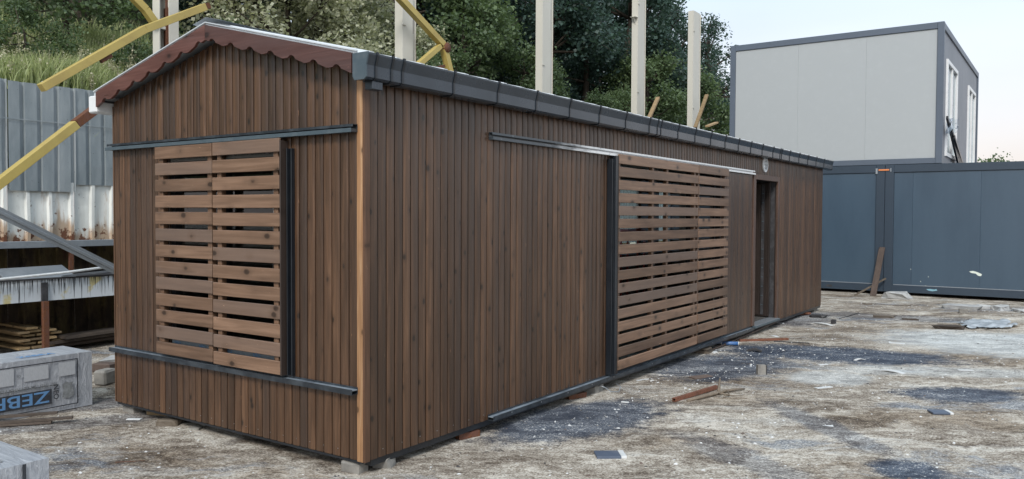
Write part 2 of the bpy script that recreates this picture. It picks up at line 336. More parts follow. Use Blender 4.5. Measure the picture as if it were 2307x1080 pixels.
# ------------------------------------------------------------------ object helpers
WL = {}
def tag(o, label=None, cat=None, group=None, kind=None):
    if label: o['label'] = label
    if cat: o['category'] = cat
    if group: o['group'] = group
    if kind: o['kind'] = kind
    elif cat: o['kind'] = 'thing'
    return o
def empty(name, loc, label, cat, group=None, rz=0.):
    o = bpy.data.objects.new(name, None); COL.objects.link(o); o.location = loc; o.rotation_euler = (0, 0, rz); o.empty_display_size = .2
    WL[o.name] = Vector(loc); return tag(o, label, cat, group)
class MB:
    def __init__(s): s.v = []; s.f = []; s.sm = []
    def add(s, vs, fs, smooth=False):
        b = len(s.v); s.v += [tuple(v) for v in vs]; s.f += [tuple(b+i for i in f) for f in fs]; s.sm += [smooth]*len(fs); return s
    def box(s, x0, x1, y0, y1, z0, z1, bev=0.):
        if bev <= 0:
            return s.add([(x, y, z) for z in (z0, z1) for y in (y0, y1) for x in (x0, x1)],
                         [(0, 2, 3, 1), (4, 5, 7, 6), (0, 1, 5, 4), (2, 6, 7, 3), (0, 4, 6, 2), (1, 3, 7, 5)])
        b = min(bev, (x1-x0)*.45, (y1-y0)*.45, (z1-z0)*.45); vs = []; idx = {}
        for i, x in enumerate((x0, x1)):
            for j, y in enumerate((y0, y1)):
                for k, z in enumerate((z0, z1)):
                    sx, sy, sz = (1, -1)[i]*b, (1, -1)[j]*b, (1, -1)[k]*b
                    idx[i, j, k] = len(vs); vs += [(x, y+sy, z+sz), (x+sx, y, z+sz), (x+sx, y+sy, z)]
        g = lambda i, j, k, a: idx[i, j, k]+a
        f = []
        for i in (0, 1): q = [g(i, 0, 0, 0), g(i, 1, 0, 0), g(i, 1, 1, 0), g(i, 0, 1, 0)]; f.append(q if i else q[::-1])
        for j in (0, 1): q = [g(0, j, 0, 1), g(0, j, 1, 1), g(1, j, 1, 1), g(1, j, 0, 1)]; f.append(q if j else q[::-1])
        for k in (0, 1): q = [g(0, 0, k, 2), g(1, 0, k, 2), g(1, 1, k, 2), g(0, 1, k, 2)]; f.append(q if k else q[::-1])
        for j in (0, 1):
            for k in (0, 1): q = [g(0, j, k, 1), g(1, j, k, 1), g(1, j, k, 2), g(0, j, k, 2)]; f.append(q if (j ^ k) else q[::-1])
        for i in (0, 1):
            for k in (0, 1): q = [g(i, 0, k, 2), g(i, 1, k, 2), g(i, 1, k, 0), g(i, 0, k, 0)]; f.append(q if (i ^ k) else q[::-1])
        for i in (0, 1):
            for j in (0, 1): q = [g(i, j, 0, 0), g(i, j, 1, 0), g(i, j, 1, 1), g(i, j, 0, 1)]; f.append(q if (i ^ j) else q[::-1])
        for (i, j, k) in idx:
            t = [g(i, j, k, 0), g(i, j, k, 1), g(i, j, k, 2)]; f.append(t if (i+j+k) % 2 else t[::-1])
        return s.add(vs, f)
    def prism(s, prof, a, b, axis='y', cap=True, smooth=False):
        n = len(prof)
        def P(u, w, t): return {'y': (u, t, w), 'x': (t, u, w), 'z': (u, w, t)}[axis]
        vs = [P(u, w, a) for u, w in prof]+[P(u, w, b) for u, w in prof]
        fs = [(i, (i+1) % n, n+(i+1) % n, n+i) for i in range(n)]
        if cap: fs += [tuple(range(n))[::-1], tuple(range(n, 2*n))]
        return s.add(vs, fs, smooth)
    def tube(s, pts, r, n=8, cap=True, smooth=True):
        pts = [Vector(p) for p in pts]; rs = r if isinstance(r, (list, tuple)) else [r]*len(pts); vs = []; fs = []
        for i, p in enumerate(pts):
            d = (pts[min(i+1, len(pts)-1)]-pts[max(i-1, 0)]).normalized(); a = d.orthogonal().normalized() if i == 0 else (a-d*a.dot(d)).normalized(); b = d.cross(a)
            vs += [p+(a*math.cos(2*math.pi*k/n)+b*math.sin(2*math.pi*k/n))*rs[i] for k in range(n)]
        for i in range(len(pts)-1):
            for k in range(n): fs.append((i*n+k, i*n+(k+1) % n, (i+1)*n+(k+1) % n, (i+1)*n+k))
        if cap: fs += [tuple(range(n))[::-1], tuple(range((len(pts)-1)*n, len(pts)*n))]
        return s.add(vs, fs, smooth)
    def bar(s, p, q, w, h, upv=(0, 0, 1), bev=0.):
        p, q = Vector(p), Vector(q); d = (q-p); L = d.length; d.normalize(); sd_ = d.cross(Vector(upv)).normalized(); u_ = sd_.cross(d)
        m = MB().box(-w/2, w/2, 0, L, -h/2, h/2, bev)
        return s.add([p+sd_*v[0]+d*v[1]+u_*v[2] for v in m.v], m.f)
    def mesh(s, name, mat, org=(0, 0, 0)):
        me = bpy.data.meshes.new(name); o = Vector(org)
        me.from_pydata([Vector(v)-o for v in s.v], [], s.f); me.materials.append(mat)
        me.polygons.foreach_set('use_smooth', s.sm); me.validate(); me.update()
        return me
    def build(s, name, mat, parent=None, org=None):
        """verts are in world coordinates; org = origin of the new object (world)"""
        if org is None: org = WL[parent.name] if parent else (0, 0, 0)
        o = bpy.data.objects.new(name, s.mesh(name, mat, org)); COL.objects.link(o); WL[o.name] = Vector(org)
        if parent: o.parent = parent; o.location = Vector(org)-WL[parent.name]
        else: o.location = org
        return o
def inst(name, me, parent, wloc, rot=(0, 0, 0), scale=None):
    o = bpy.data.objects.new(name, me); COL.objects.link(o); WL[o.name] = Vector(wloc)
    o.location = Vector(wloc)-(WL[parent.name] if parent else Vector()); o.rotation_euler = rot
    if parent: o.parent = parent
    if scale: o.scale = scale
    return o
def poly(pts, t, origin, ux, uy, name, mat, parent, org=None):
    """flat outline with thickness t along ux x uy"""
    ux, uy, O = Vector(ux), Vector(uy), Vector(origin); nn = ux.cross(uy).normalized(); m = MB(); n = len(pts)
    a = [O+ux*p[0]+uy*p[1] for p in pts]; b = [q+nn*t for q in a]
    m.add(a+b, [tuple(range(n))[::-1], tuple(range(n, 2*n))]+[(i, (i+1) % n, n+(i+1) % n, n+i) for i in range(n)])
    return m.build(name, mat, parent, org)
def text(body, size, origin, ux, uy, name, mat, parent, th=.0006, sx=1.0, align='LEFT'):
    c = bpy.data.curves.new('lettering', 'FONT'); c.body = body; c.size = size; c.extrude = th; c.align_x = align; c.offset = size*.012
    t = bpy.data.objects.new('lettering_tmp', c); COL.objects.link(t)
    dg = bpy.context.evaluated_depsgraph_get(); me = bpy.data.meshes.new_from_object(t.evaluated_get(dg)); bpy.data.objects.remove(t)
    ux, uy = Vector(ux), Vector(uy); nn = ux.cross(uy); mm = Matrix((ux*sx, uy, nn)).transposed().to_4x4()
    me.transform(mm); me.materials.clear(); me.materials.append(mat); me.name = name
    return inst(name, me, parent, origin)

# ------------------------------------------------------------------ ground and hill
GZ = -0.10
def grid_mesh(name, xs, ys, zf, mat):
    X, Y = np.meshgrid(xs, ys, indexing='ij'); nx, ny = X.shape
    V = np.zeros((nx*ny, 3)); V[:, 0] = X.ravel(); V[:, 1] = Y.ravel()
    V[:, 2] = [zf(x, y) for x, y in zip(V[:, 0], V[:, 1])]
    i = np.arange(nx-1)[:, None]*ny+np.arange(ny-1)[None, :]; i = i.ravel()
    F = np.stack([i, i+ny, i+ny+1, i+1], 1)
    me = bpy.data.meshes.new(name); me.from_pydata(V.tolist(), [], F.tolist()); me.materials.append(mat)
    me.polygons.foreach_set('use_smooth', [True]*len(me.polygons)); me.update()
    o = bpy.data.objects.new(name, me); COL.objects.link(o); return o
def gz(x, y):
    if x < -9 or x > 8 or y < -5 or y > 18: return GZ
    p = Vector((x, y, 0))
    return GZ + (mnoise.noise(p*.7)*.012+mnoise.noise(p*2.9)*.008+mnoise.noise(p*8)*.0045)
xs = np.concatenate([[-400, -200, -90, -40, -20, -12, -9], np.arange(-8.4, 6.5, .07), [7, 8, 10, 14, 25, 50, 100, 250, 500]])
ys = np.concatenate([[-300, -120, -50, -20, -10, -6], np.arange(-4.6, 16.5, .08), [18, 20, 24, 30, 45, 70, 120, 250, 500, 900]])
tag(grid_mesh('ground', xs, ys, gz, MT['ground']), 'bare dusty concrete yard with dark stains and scattered grit', kind='structure')

def hz(x, y):
    d = max(0., -7.62-x)
    z = 3.25+.42*min(d, 6)+.36*max(0, min(d, 26)-6)
    yy = max(0., (y-24)/26.); fall = 1-.62*min(1, yy)**.9 if y > 24 else 1.
    if x > -7.7: return 2.2
    return z*fall+mnoise.noise(Vector((x*.5, y*.5, 1)))*.22
tag(grid_mesh('hillside', np.concatenate([[-75, -60, -48, -40], np.arange(-34, -12, 1.), np.arange(-12, -7.7, .3), [-7.66]]), np.arange(-30, 52, .8), hz, MT['soil']),
    'overgrown hillside rising behind the corrugated fence', kind='structure')

# ------------------------------------------------------------------ the cabin
CB = empty('timber_cabin', (-1.5, 5.88, GZ), 'long brown timber-clad cabin with scalloped gable fascia, dark gutter and slatted sliding shutters', 'cabin')
W, Lc = 3.0, 11.76
def roofz(x): return 2.965-abs(x+1.5)*.243     # underside of the roof at the gable
PW = .0818
def board_mesh(z0, z1l, z1r, w=PW, seed=0):
    rr = random.Random(seed); g = .0042
    prof = [(g, .004), (g, -.0095), (.0065, -.0125), (.018, -.0158), (w*.5, -.0175), (w-.018, -.0158), (w-.0065, -.0125), (w-g, -.0095), (w-g, .004)]
    n = len(prof); nz = 4; vs = []; fs = []
    for k in range(nz+1):
        t = k/nz; wob = (rr.random()-.5)*.0016 if 0 < k < nz else 0
        for u, d in prof:
            zt = z1l+(z1r-z1l)*u/w; vs.append((u+wob, d, z0+(zt-z0)*t))
    for k in range(nz):
        for i in range(n-1): fs.append((k*n+i, k*n+i+1, (k+1)*n+i+1, (k+1)*n+i))
    fs += [tuple(range(n))[::-1], tuple(range(nz*n, (nz+1)*n))]
    me = bpy.data.meshes.new('board'); me.from_pydata(vs, [], fs); me.materials.append(MT['board']); me.update(); return me
_bc = {}
def board(kind, pos, z0, z1l, z1r=None, w=PW):
    z1r = z1l if z1r is None else z1r
    key = (kind if z1l != z1r else '', round(z0, 3), round(z1l-z0, 3), round(z1r-z0, 3), round(w, 3), random.randint(0, 3) if z1l == z1r else 0)
    if key not in _bc: _bc[key] = board_mesh(0, z1l-z0, z1r-z0, w, len(_bc))
    d = random.uniform(-.0012, .0012)
    if kind == 'g': return inst('board', _bc[key], CB, (pos, d, z0))
    return inst('board', _bc[key], CB, (-d, pos, z0), (0, 0, R(90)))
# gable boards
GW = (-2.17, -.80, .56, 2.14)   # gable window opening x0,x1,z0,z1
n = 36
for i in range(n):
    w = (W-.055)/n; x = -W+i*w; x1 = x+w
    zl, zr = roofz(x)-.01, roofz(x1)-.01
    if x1 > GW[0]+.01 and x < GW[1]-.01:
        board('g', x, .002, GW[2]-.01, None, w); board('g', x, GW[3]+.01, zl, zr, w)
    else: board('g', x, .002, zl, zr, w)
# long-side boards
SO = (3.46, 6.58, .10, 2.26); DO = (7.86, 8.92, .06, 2.19)
ny_ = int(round((Lc-.03)/PW)); wS = (Lc-.03)/ny_
HS = 2.585
for i in range(ny_):
    y = .03+i*wS
    if y+wS > SO[0]+.02 and y < SO[1]-.02: board('s', y, SO[3]+.005, HS, None, wS)
    elif y+wS > DO[0]+.02 and y < DO[1]-.02: board('s', y, DO[3]+.07, HS, None, wS)
    else: board('s', y, .002, HS, None, wS)
# solid walls behind the boards (dark backing), with real openings
def wall(name, mat, spans): 
    m = MB()
    for b in spans: m.box(*b)
    return m.build(name, mat, CB)
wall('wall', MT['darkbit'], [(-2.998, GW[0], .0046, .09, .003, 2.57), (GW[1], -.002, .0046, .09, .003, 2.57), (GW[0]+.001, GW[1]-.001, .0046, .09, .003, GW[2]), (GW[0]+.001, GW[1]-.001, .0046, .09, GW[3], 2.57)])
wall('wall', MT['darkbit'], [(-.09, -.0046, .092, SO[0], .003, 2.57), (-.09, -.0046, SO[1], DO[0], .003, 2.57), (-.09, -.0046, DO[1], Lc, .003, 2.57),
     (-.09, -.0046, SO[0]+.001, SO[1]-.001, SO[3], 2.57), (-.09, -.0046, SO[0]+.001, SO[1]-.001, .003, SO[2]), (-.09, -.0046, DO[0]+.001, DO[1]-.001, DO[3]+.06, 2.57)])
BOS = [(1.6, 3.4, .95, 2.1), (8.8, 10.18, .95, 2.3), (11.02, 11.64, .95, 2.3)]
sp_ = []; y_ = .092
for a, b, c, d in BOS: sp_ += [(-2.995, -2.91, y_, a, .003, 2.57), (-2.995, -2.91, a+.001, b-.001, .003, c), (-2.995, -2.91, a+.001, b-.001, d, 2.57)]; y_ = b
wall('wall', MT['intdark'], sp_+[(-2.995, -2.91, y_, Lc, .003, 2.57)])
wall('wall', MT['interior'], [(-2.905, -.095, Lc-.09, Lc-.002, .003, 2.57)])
poly([(-1.45, 0), (1.45, 0), (0, .352)], .03, (-1.5, .085, 2.572), (1, 0, 0), (0, 0, 1), 'gable_backing', MT['darkbit'], CB)
poly([(-1.45, 0), (1.45, 0), (0, .352)], .03, (-1.5, Lc-.01, 2.572), (1, 0, 0), (0, 0, 1), 'gable_backing', MT['darkbit'], CB)
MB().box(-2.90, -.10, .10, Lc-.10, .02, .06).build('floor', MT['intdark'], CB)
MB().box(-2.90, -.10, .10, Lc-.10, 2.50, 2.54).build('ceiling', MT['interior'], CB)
m = MB()
for y0, y1, z0, z1 in BOS:
    m.box(-2.98, -2.94, y0, y0+.04, z0, z1); m.box(-2.98, -2.94, y1-.04, y1, z0, z1); m.box(-2.98, -2.94, y0+.04, y1-.04, z0, z0+.05); m.box(-2.98, -2.94, y0+.04, y1-.04, z1-.05, z1)
m.build('back_window_frame', MT['white_pl'], CB)
# steel floor frame
MB().box(-2.985, -.015, -.012, .05, -.018, -.002).box(-.05, .004, .052, Lc, -.045, -.002).box(-2.99, -2.95, .052, Lc, -.045, -.002).box(-2.948, -.052, 3, 3.1, -.045, -.002).box(-2.948, -.052, 8, 8.1, -.045, -.002).build('floor_frame', MT['black'], CB)
# corner trim (front right) and thin edge trim (front left)
MB().box(-.053, -.0005, -.020, -.0166, -.004, 2.56, .0012).build('corner_trim', MT['trim'], CB, org=(-.03, -.018, 0))  # front face coloured lighter, as the lit side of the corner
MB().box(-.0004, .020, -.0195, .028, -.004, 2.53, .001).build('corner_trim', wood('shaded_corner_trim', ((.055, .028, .017), (.10, .052, .030), (.17, .095, .06)), 'z', .42, .8, greyamt=0, var=.2), CB, org=(.01, .0, 0))  # side face of the same corner, its shade put into a darker brown
MB().box(-3.012, -3.0005, -.018, .02, .0, 2.56, .003).build('corner_trim', MT['board'], CB, org=(-3.006, 0, 0))
# roof panels (ribbed), 12 per slope
def roof_panel(side, y0, y1, first):
    prof = []      # (y, height)
    y = y0
    while y < y1-.01:
        for dy, h in ((0, .0), (.085, .0), (.10, .028), (.135, .028), (.15, .0)):
            if y+dy <= y1: prof.append((y+dy, h))
        y += .25
    prof.append((y1, 0))
    m = MB(); xe = .085 if side > 0 else -3.085
    def pt(x, yy, h): return (x, yy, 3.051-abs(x+1.5)*.243+h)
    top0 = [pt(-1.5+side*.0, yy, h) for yy, h in prof]; top1 = [pt(xe, yy, h) for yy, h in prof]
    bot0 = [pt(-1.5, yy, -.022) for yy, h in prof]; bot1 = [pt(xe, yy, -.022) for yy, h in prof]
    n = len(prof); V = top0+top1+bot0+bot1; F = []
    for i in range(n-1):
        F += [(i, i+1, n+i+1, n+i), (2*n+i, 3*n+i, 3*n+i+1, 2*n+i+1), (n+i, n+i+1, 3*n+i+1, 3*n+i), (i, 2*n+i, 2*n+i+1, i+1)]
    F += [(0, n, 3*n, 2*n), (n-1, 2*n-1+0, 4*n-1, 3*n-1)]
    m.add(V, F); return m.build('roof_panel', MT['roof'], CB, org=(-1.5, y0, 3.0))
for k in range(12):
    y0 = -.135+k*1.0; y1 = min(y0+.998, Lc+.07)
    roof_panel(1, y0, y1, k == 0); roof_panel(-1, y0, y1, k == 0)
m = MB(); 
for sgn in (-1, 1): m.add([(-1.5, -.142, 3.101), (-1.5, Lc+.075, 3.101), (-1.5+sgn*.16, Lc+.075, 3.063), (-1.5+sgn*.16, -.142, 3.063)], [(0, 1, 2, 3)] if sgn > 0 else [(3, 2, 1, 0)])
m.build('ridge_cap', MT['roof'], CB)
# soffit strips
MB().box(-.0, .075, -.10, Lc+.1, 2.588, 2.602).build('soffit', MT['darkbit'], CB)
MB().box(-3.07, -3.0, -.10, Lc+.1, 2.588, 2.602).build('soffit', MT['darkbit'], CB)
# scalloped bargeboards
def fascia(side):
    ln = 1.5+.03; s_ = .243; N = 7; top = []; bot = []
    def line(u, off): return (side*u, -u*s_+off)
    top = [line(0, .118), line(ln, .118)]
    pts = [line(0, .006)]
    per = ln/N
    for k in range(N):
        c = per*(k+.42)
        for a, hh in ((-.042, .0), (-.034, .009), (-.022, .019), (-.005, .024), (.012, .021), (.024, .013), (.034, .003)):
            slope_d = .006-.012*((c+a-per*k)/per)
            pts.append(line(c+a, slope_d+hh))
        e = per*(k+1)
        pts.append(line(e-.012, -.012)); 
        if k < N-1: pts.append(line(e+.012, -.008))
    pts.append(line(ln, -.01))
    out = [top[0]]+pts+[top[1]] if side > 0 else [top[0]]+pts+[top[1]]
    if side > 0: out = out
    pr = out if side > 0 else out[::-1]
    o = poly([(p[0], p[1]) for p in pr], .022, (-1.5+side*.001, -.128+.0, 2.925), (1, 0, 0), (0, 0, 1), 'fascia_board', MT['fascia'], CB, org=(-1.5, -.11, 2.9))
    return o
fascia(1); fascia(-1)
# white drip edge over bargeboards
m = MB()
for sgn in (-1, 1):
    a = (-1.5, 3.066); b = (-1.5+sgn*1.575, 3.066-1.575*.243)
    vs = [(a[0], -.148, a[1]), (b[0], -.148, b[1]), (b[0], -.148, b[1]-.008), (a[0], -.148, a[1]-.008), (a[0], -.136, a[1]), (b[0], -.136, b[1]), (b[0], -.136, b[1]-.014), (a[0], -.136, a[1]-.014)]
    m.add(vs, [(0, 3, 2, 1), (4, 5, 6, 7), (0, 1, 5, 4), (3, 7, 6, 2), (1, 2, 6, 5)])
m.build('roof_edge_strip', MT['roof'], CB)
# gutter, dark, right side
gprof = [(.045, 2.655), (.045, 2.52), (.06, 2.497), (.140, 2.497), (.158, 2.510), (.158, 2.585), (.176, 2.650), (.176, 2.662), (.168, 2.662), (.168, 2.650), (.151, 2.588), (.151, 2.515), (.136, 2.504), (.064, 2.504), (.052, 2.524), (.052, 2.655)]
gut = MB().prism(gprof[::-1], -.14, Lc+.08, 'y').build('gutter', MT['gutter'], CB)
cap_ = [(.042, 2.664), (.042, 2.518), (.058, 2.493), (.142, 2.493), (.162, 2.508), (.162, 2.585), (.180, 2.650), (.180, 2.664)]
MB().prism(cap_[::-1], -.15, -.139, 'y').build('end_cap', MT['gutter_lt'], gut)
MB().prism(cap_[::-1], Lc+.079, Lc+.09, 'y').build('end_cap', MT['gutter'], gut)
jy = [-.06, .085, .19, .73] + [.73+.545*k for k in range(1, 7)] + [4.20, 4.29] + [4.75+.5*k for k in range(0, 8)] + [8.60, 8.68] + [9.1+.53*k for k in range(0, 5)]
gj = [(.0405, 2.666), (.0405, 2.516), (.056, 2.491), (.143, 2.491), (.1645, 2.507), (.1645, 2.585), (.1825, 2.650), (.1825, 2.670), (.168, 2.670), (.168, 2.6625), (.1770, 2.6625), (.1770, 2.650), (.1590, 2.585), (.1590, 2.509), (.1405, 2.4965), (.0595, 2.4965), (.0445, 2.52), (.0445, 2.666)]
jm = MB().prism(gj[::-1], -.009, .009, 'y').mesh('gutter_bracket', MT['black'])
for y in jy: inst('gutter_bracket', jm, gut, (0, y, 0))
MB().box(.075, .145, -.075, .02, 2.44, 2.4925, .004).build('downpipe_outlet', MT['gutter'], CB)
g2 = MB().box(-3.16, -3.035, -.145, Lc+.16, 2.50, 2.645, .01).build('gutter', MT['white_pl'], CB); g2['label'] = 'white gutter on the far eave'
# ------ tracks
def track(name, axis, a, b, face, z0, h, proj_, mat, opening='up'):
    """C-shaped rail with lips; face = wall plane coordinate, sticks out by proj_"""
    m = MB(); t = .004
    if opening == 'up':
        prof = [(0, 0), (proj_, 0), (proj_, h*.8), (proj_-t, h*.8), (proj_-t, t), (t, t), (t, h), (0, h)]
    else:
        prof = [(0, h), (proj_*.8, h), (proj_*.8, h-.018), (proj_*.8-t, h-.018), (proj_*.8-t, h-t), (t, h-t), (t, .022), (proj_, .022), (proj_, 0), (0, 0)][::-1]
    if axis == 'x': m.prism([(face-u, z0+w) for u, w in prof][::-1], a, b, 'x')
    else: m.prism([(face+u, z0+w) for u, w in prof], a, b, 'y')
    o = m.build(name, mat, CB, org=(face if axis == 'y' else a, a if axis == 'y' else face, z0)); return o
def track_silver_mat():
    s = NT('worn_track_metal'); v = s.tc(); z = s.n('ShaderNodeSeparateXYZ'); s.l(v, z.inputs[0])
    n = s.noise(s.mapping(v, (1, 1.2, 6)), 5, 5); m_ = s.step(s.math('ADD', z.outputs[1], s.math('MULTIPLY', n, 1.6)), 1.6, 2.7)
    c = s.mix(m_, (.05, .065, .08), (.80, .82, .84)); c = s.mix(s.step(s.noise(v, 30, 4), .6, .7, 0, .7), c, (.16, .18, .2))
    s.set(c, .3, s.math('MULTIPLY', m_, .15)); return s.m
tk = track('track_rail', 'x', -3.02, -.045, -.018, 2.180, .052, .058, MT['black_worn'], 'down')
MB().box(-3.02, -.045, -.082, -.0765, 2.176, 2.204, .002).build('rail_lip', MT['gutter_lt'], tk)
tk = track('track_rail', 'x', -3.0, -.045, -.018, .448, .045, .058, MT['black_worn'], 'up')
MB().box(-2.999, -.046, -.0715, -.0225, .474, .479).build('rail_liner', MT['railpale'], tk)
tk = track('track_rail', 'y', 1.35, 7.77, .018, 2.236, .058, .045, track_silver_mat(), 'down')
tk = track('track_rail', 'y', 1.35, 7.74, .018, .000, .045, .058, MT['black_worn'], 'up')
MB().box(.0225, .0715, 1.351, 7.739, .026, .031).build('rail_liner', MT['railpale'], tk)
# screw heads (too small to pick apart)
m = MB()
for k in range(60):
    y = .15+k*.19; m.box(.0165, .0185, y, y+.006, .05, .056)
for k in range(20):
    x = -2.9+k*.14; m.box(x, x+.006, -.0187, -.0166, .05, .056)
for k in range(14): m.box(.0755, .078, 1.6+k*.45, 1.61+k*.45, .018, .028)
tag(m.build('screw_heads', MT['silver'], CB), kind='stuff')
# ------ slatted shutters
def slat_mesh(w, h=.097, t=.020):
    return MB().box(0, w, -t, 0, 0, h, .0035).mesh('slat', MT['slat'])
def shutter(kind, a, b, z0, n, pitch, plane, stiles, label, dep=.045):
    o0 = (a, plane, z0) if kind == 'g' else (plane, a, z0)
    fr = MB()
    top = z0+(n-1)*pitch+.097
    for s0 in stiles:
        if kind == 'g': fr.box(s0, s0+.05, plane+.002, plane+dep, z0+.01, top-.01, .002)
        else: fr.box(plane-dep, plane-.002, s0, s0+.05, z0+.01, top-.01, .002)
    f = fr.build('shutter', MT['stile'], CB, org=o0); f['label'] = label
    me = slat_mesh(b-a)
    for k in range(n):
        zz = z0+k*pitch+random.uniform(-.0015, .0015)
        if kind == 'g': inst('slat', me, f, (a, plane+random.uniform(-.001, .001), zz), (0, random.uniform(-.0015, .0015), 0))
        else: inst('slat', me, f, (plane+random.uniform(-.001, .001), a, zz), (0, 0, R(90)))
    return f
shutter('g', -2.265, -1.521, .510, 13, .1305, -.068, (-2.235, -1.60), 'narrower left leaf of the gable shutter')
shutter('g', -1.505, -.742, .502, 13, .1312, -.072, (-1.475, -.83), 'right leaf of the gable shutter')
shutter('s', 3.465, 5.555, .080, 17, .1300, .068, (3.48, 4.28, 4.66, 5.47), 'wide leaf of the long-side shutter')
shutter('s', 5.568, 6.60, .080, 17, .1300, .070, (5.58, 6.50), 'narrow leaf of the long-side shutter')
# dark side edge and black guide profiles beside the shutters
MB().box(-.741, -.728, -.090, -.020, .50, 2.155, .002).build('shutter_edge', MT['dark_wood'], CB)
MB().box(-.708, -.700, -.058, -.019, .50, 2.10, .002).box(-.6999, -.672, -.026, -.019, .50, 2.10, .002).box(-.6719, -.662, -.050, -.019, .50, 2.10, .002).build('guide_profile', MT['black'], CB)
MB().box(.018, .088, 3.445, 3.458, .048, 2.235, .002).build('shutter_edge', MT['dark_wood'], CB)
MB().box(.019, .080, 3.33, 3.342, .048, 2.20, .002).box(.019, .035, 3.3421, 3.38, .048, 2.20, .002).box(.019, .072, 3.381, 3.393, .048, 2.20, .002).box(.019, .085, 3.3935, 3.444, .047, 2.235, .003).build('guide_profile', MT['black'], CB)
# blank board panel between shutter and door
m = MB(); pp = MB().box(.021, .036, 6.625, 7.70, .05, 2.23, .003).build('cover_panel', MT['board'], CB, org=(.03, 6.62, .05))
MB().box(.020, .040, 6.612, 6.6235, .05, 2.23).build('cover_edge', MT['black'], CB)
for k in range(17):
    y = 6.63+k*.0625
    me = _bc.setdefault(('cov',), MB().box(0, .0605, -.006, 0, 0, 2.17, .002).mesh('board', MT['board'])); inst('board', me, pp, (.0365, y, .055), (0, 0, R(90)))
# windows behind the shutters
def window(kind, a, b, z0, z1, mull):
    t = .05; fr = MB(); gl = MB(); 
    def bx(m, u0, u1, w0, w1, d0, d1):
        if kind == 'g': m.box(u0, u1, d0, d1, w0, w1)
        else: m.box(-d1, -d0, u0, u1, w0, w1)
    bx(fr, a, a+t, z0, z1, .0, .06); bx(fr, b-t, b, z0, z1, .0, .06); bx(fr, a+t, b-t, z0, z0+t, .0, .06); bx(fr, a+t, b-t, z1-t, z1, .0, .06)
    for c in mull: bx(fr, c-.03, c+.03, z0+t, z1-t, .002, .058)
    f = fr.build('window_frame', MT['black'], CB, org=(a, 0, z0) if kind == 'g' else (0, a, z0))
    es = [a+t]+[q for c in mull for q in (c-.03, c+.03)]+[b-t]
    for i in range(0, len(es), 2):
        g = MB(); bx(g, es[i], es[i+1], z0+t, z1-t, .03, .036); g.build('pane', MT['glass'], f)
    return f
window('g', GW[0], GW[1], GW[2], GW[3], (-1.5,)); window('s', SO[0], SO[1], SO[2], SO[3], (4.5, 5.55))
# printed insulation strips showing in the top and bottom gaps
p = MB().box(-2.165, -.805, -.010, -.002, 2.055, 2.135).build('insulation_strip', MT['inkgrey'], CB)
p.data.materials[0] = paint('grey_insulation', (.24, .25, .25), .7, 0, (.15, .16, .16), .5, 18)
for k in range(7): text('CARBON', .040, (-2.13+k*.195, -.0106, 2.075), (1, 0, 0), (0, 0, 1), 'printed_lettering', MT['ink'], p)
p = MB().box(-2.165, -.805, -.010, -.002, .57, .64).build('insulation_strip', MT['blue'], CB)
p.data.materials[0] = paint('blue_grey_insulation', (.22, .27, .31), .7, 0, (.12, .15, .18), .5, 18)
for k in range(4): text('NEO', .040, (-2.13+k*.33, -.0106, .585), (1, 0, 0), (0, 0, 1), 'printed_lettering', MT['inkblue'], p)
# door: frame, open leaf, sill
fr = MB().box(.012, .045, 7.76, 7.86, .05, 2.255, .004).box(.012, .045, 8.92, 9.0, .05, 2.255, .004).box(.012, .045, 7.861, 8.919, 2.175, 2.255, .004)

dfm = fr.build('door_frame', MT['frame_wood'], CB, org=(0, 7.8, .05))
MB().box(-.10, .0119, 7.84, 7.859, .05, 2.19).box(-.10, .0119, 8.921, 8.94, .05, 2.19).box(-.10, .0119, 7.86, 8.92, 2.176, 2.2).build('door_jamb', MT['dark_wood'], CB)  # frame returns in dark wood, the doorway's shade put into their colour
dl = MB().box(-.98, -.06, 8.845, 8.885, .075, 2.165, .004)
leaf_ = dl.build('door', MT['dark_wood'], CB, org=(-.06, 8.88, .075))
for k in range(10): MB().box(-.95+k*.075, -.883+k*.075, 8.836, 8.8445, .10, 2.14, .003).build('board', MT['dark_wood'], leaf_, org=(-.9+k*.075, 8.84, .1))
s_ = MB().box(-.185, -.14, 8.832, 8.8445, .10, 2.14).build('edge_strip', MT['darkbit'], leaf_)
for k in range(13): MB().box(-.178, -.147, 8.828, 8.8315, .25+k*.145, .262+k*.145).build('bracket', MT['gutter_lt'], s_)
MB().box(-.09, .085, 7.80, 8.985, .012, .048, .006).build('door_sill', MT['gutter_lt'], CB)
MB().box(-.088, .080, 7.85, 8.93, .0485, .053).build('sill_tread', MT['galv'], CB)
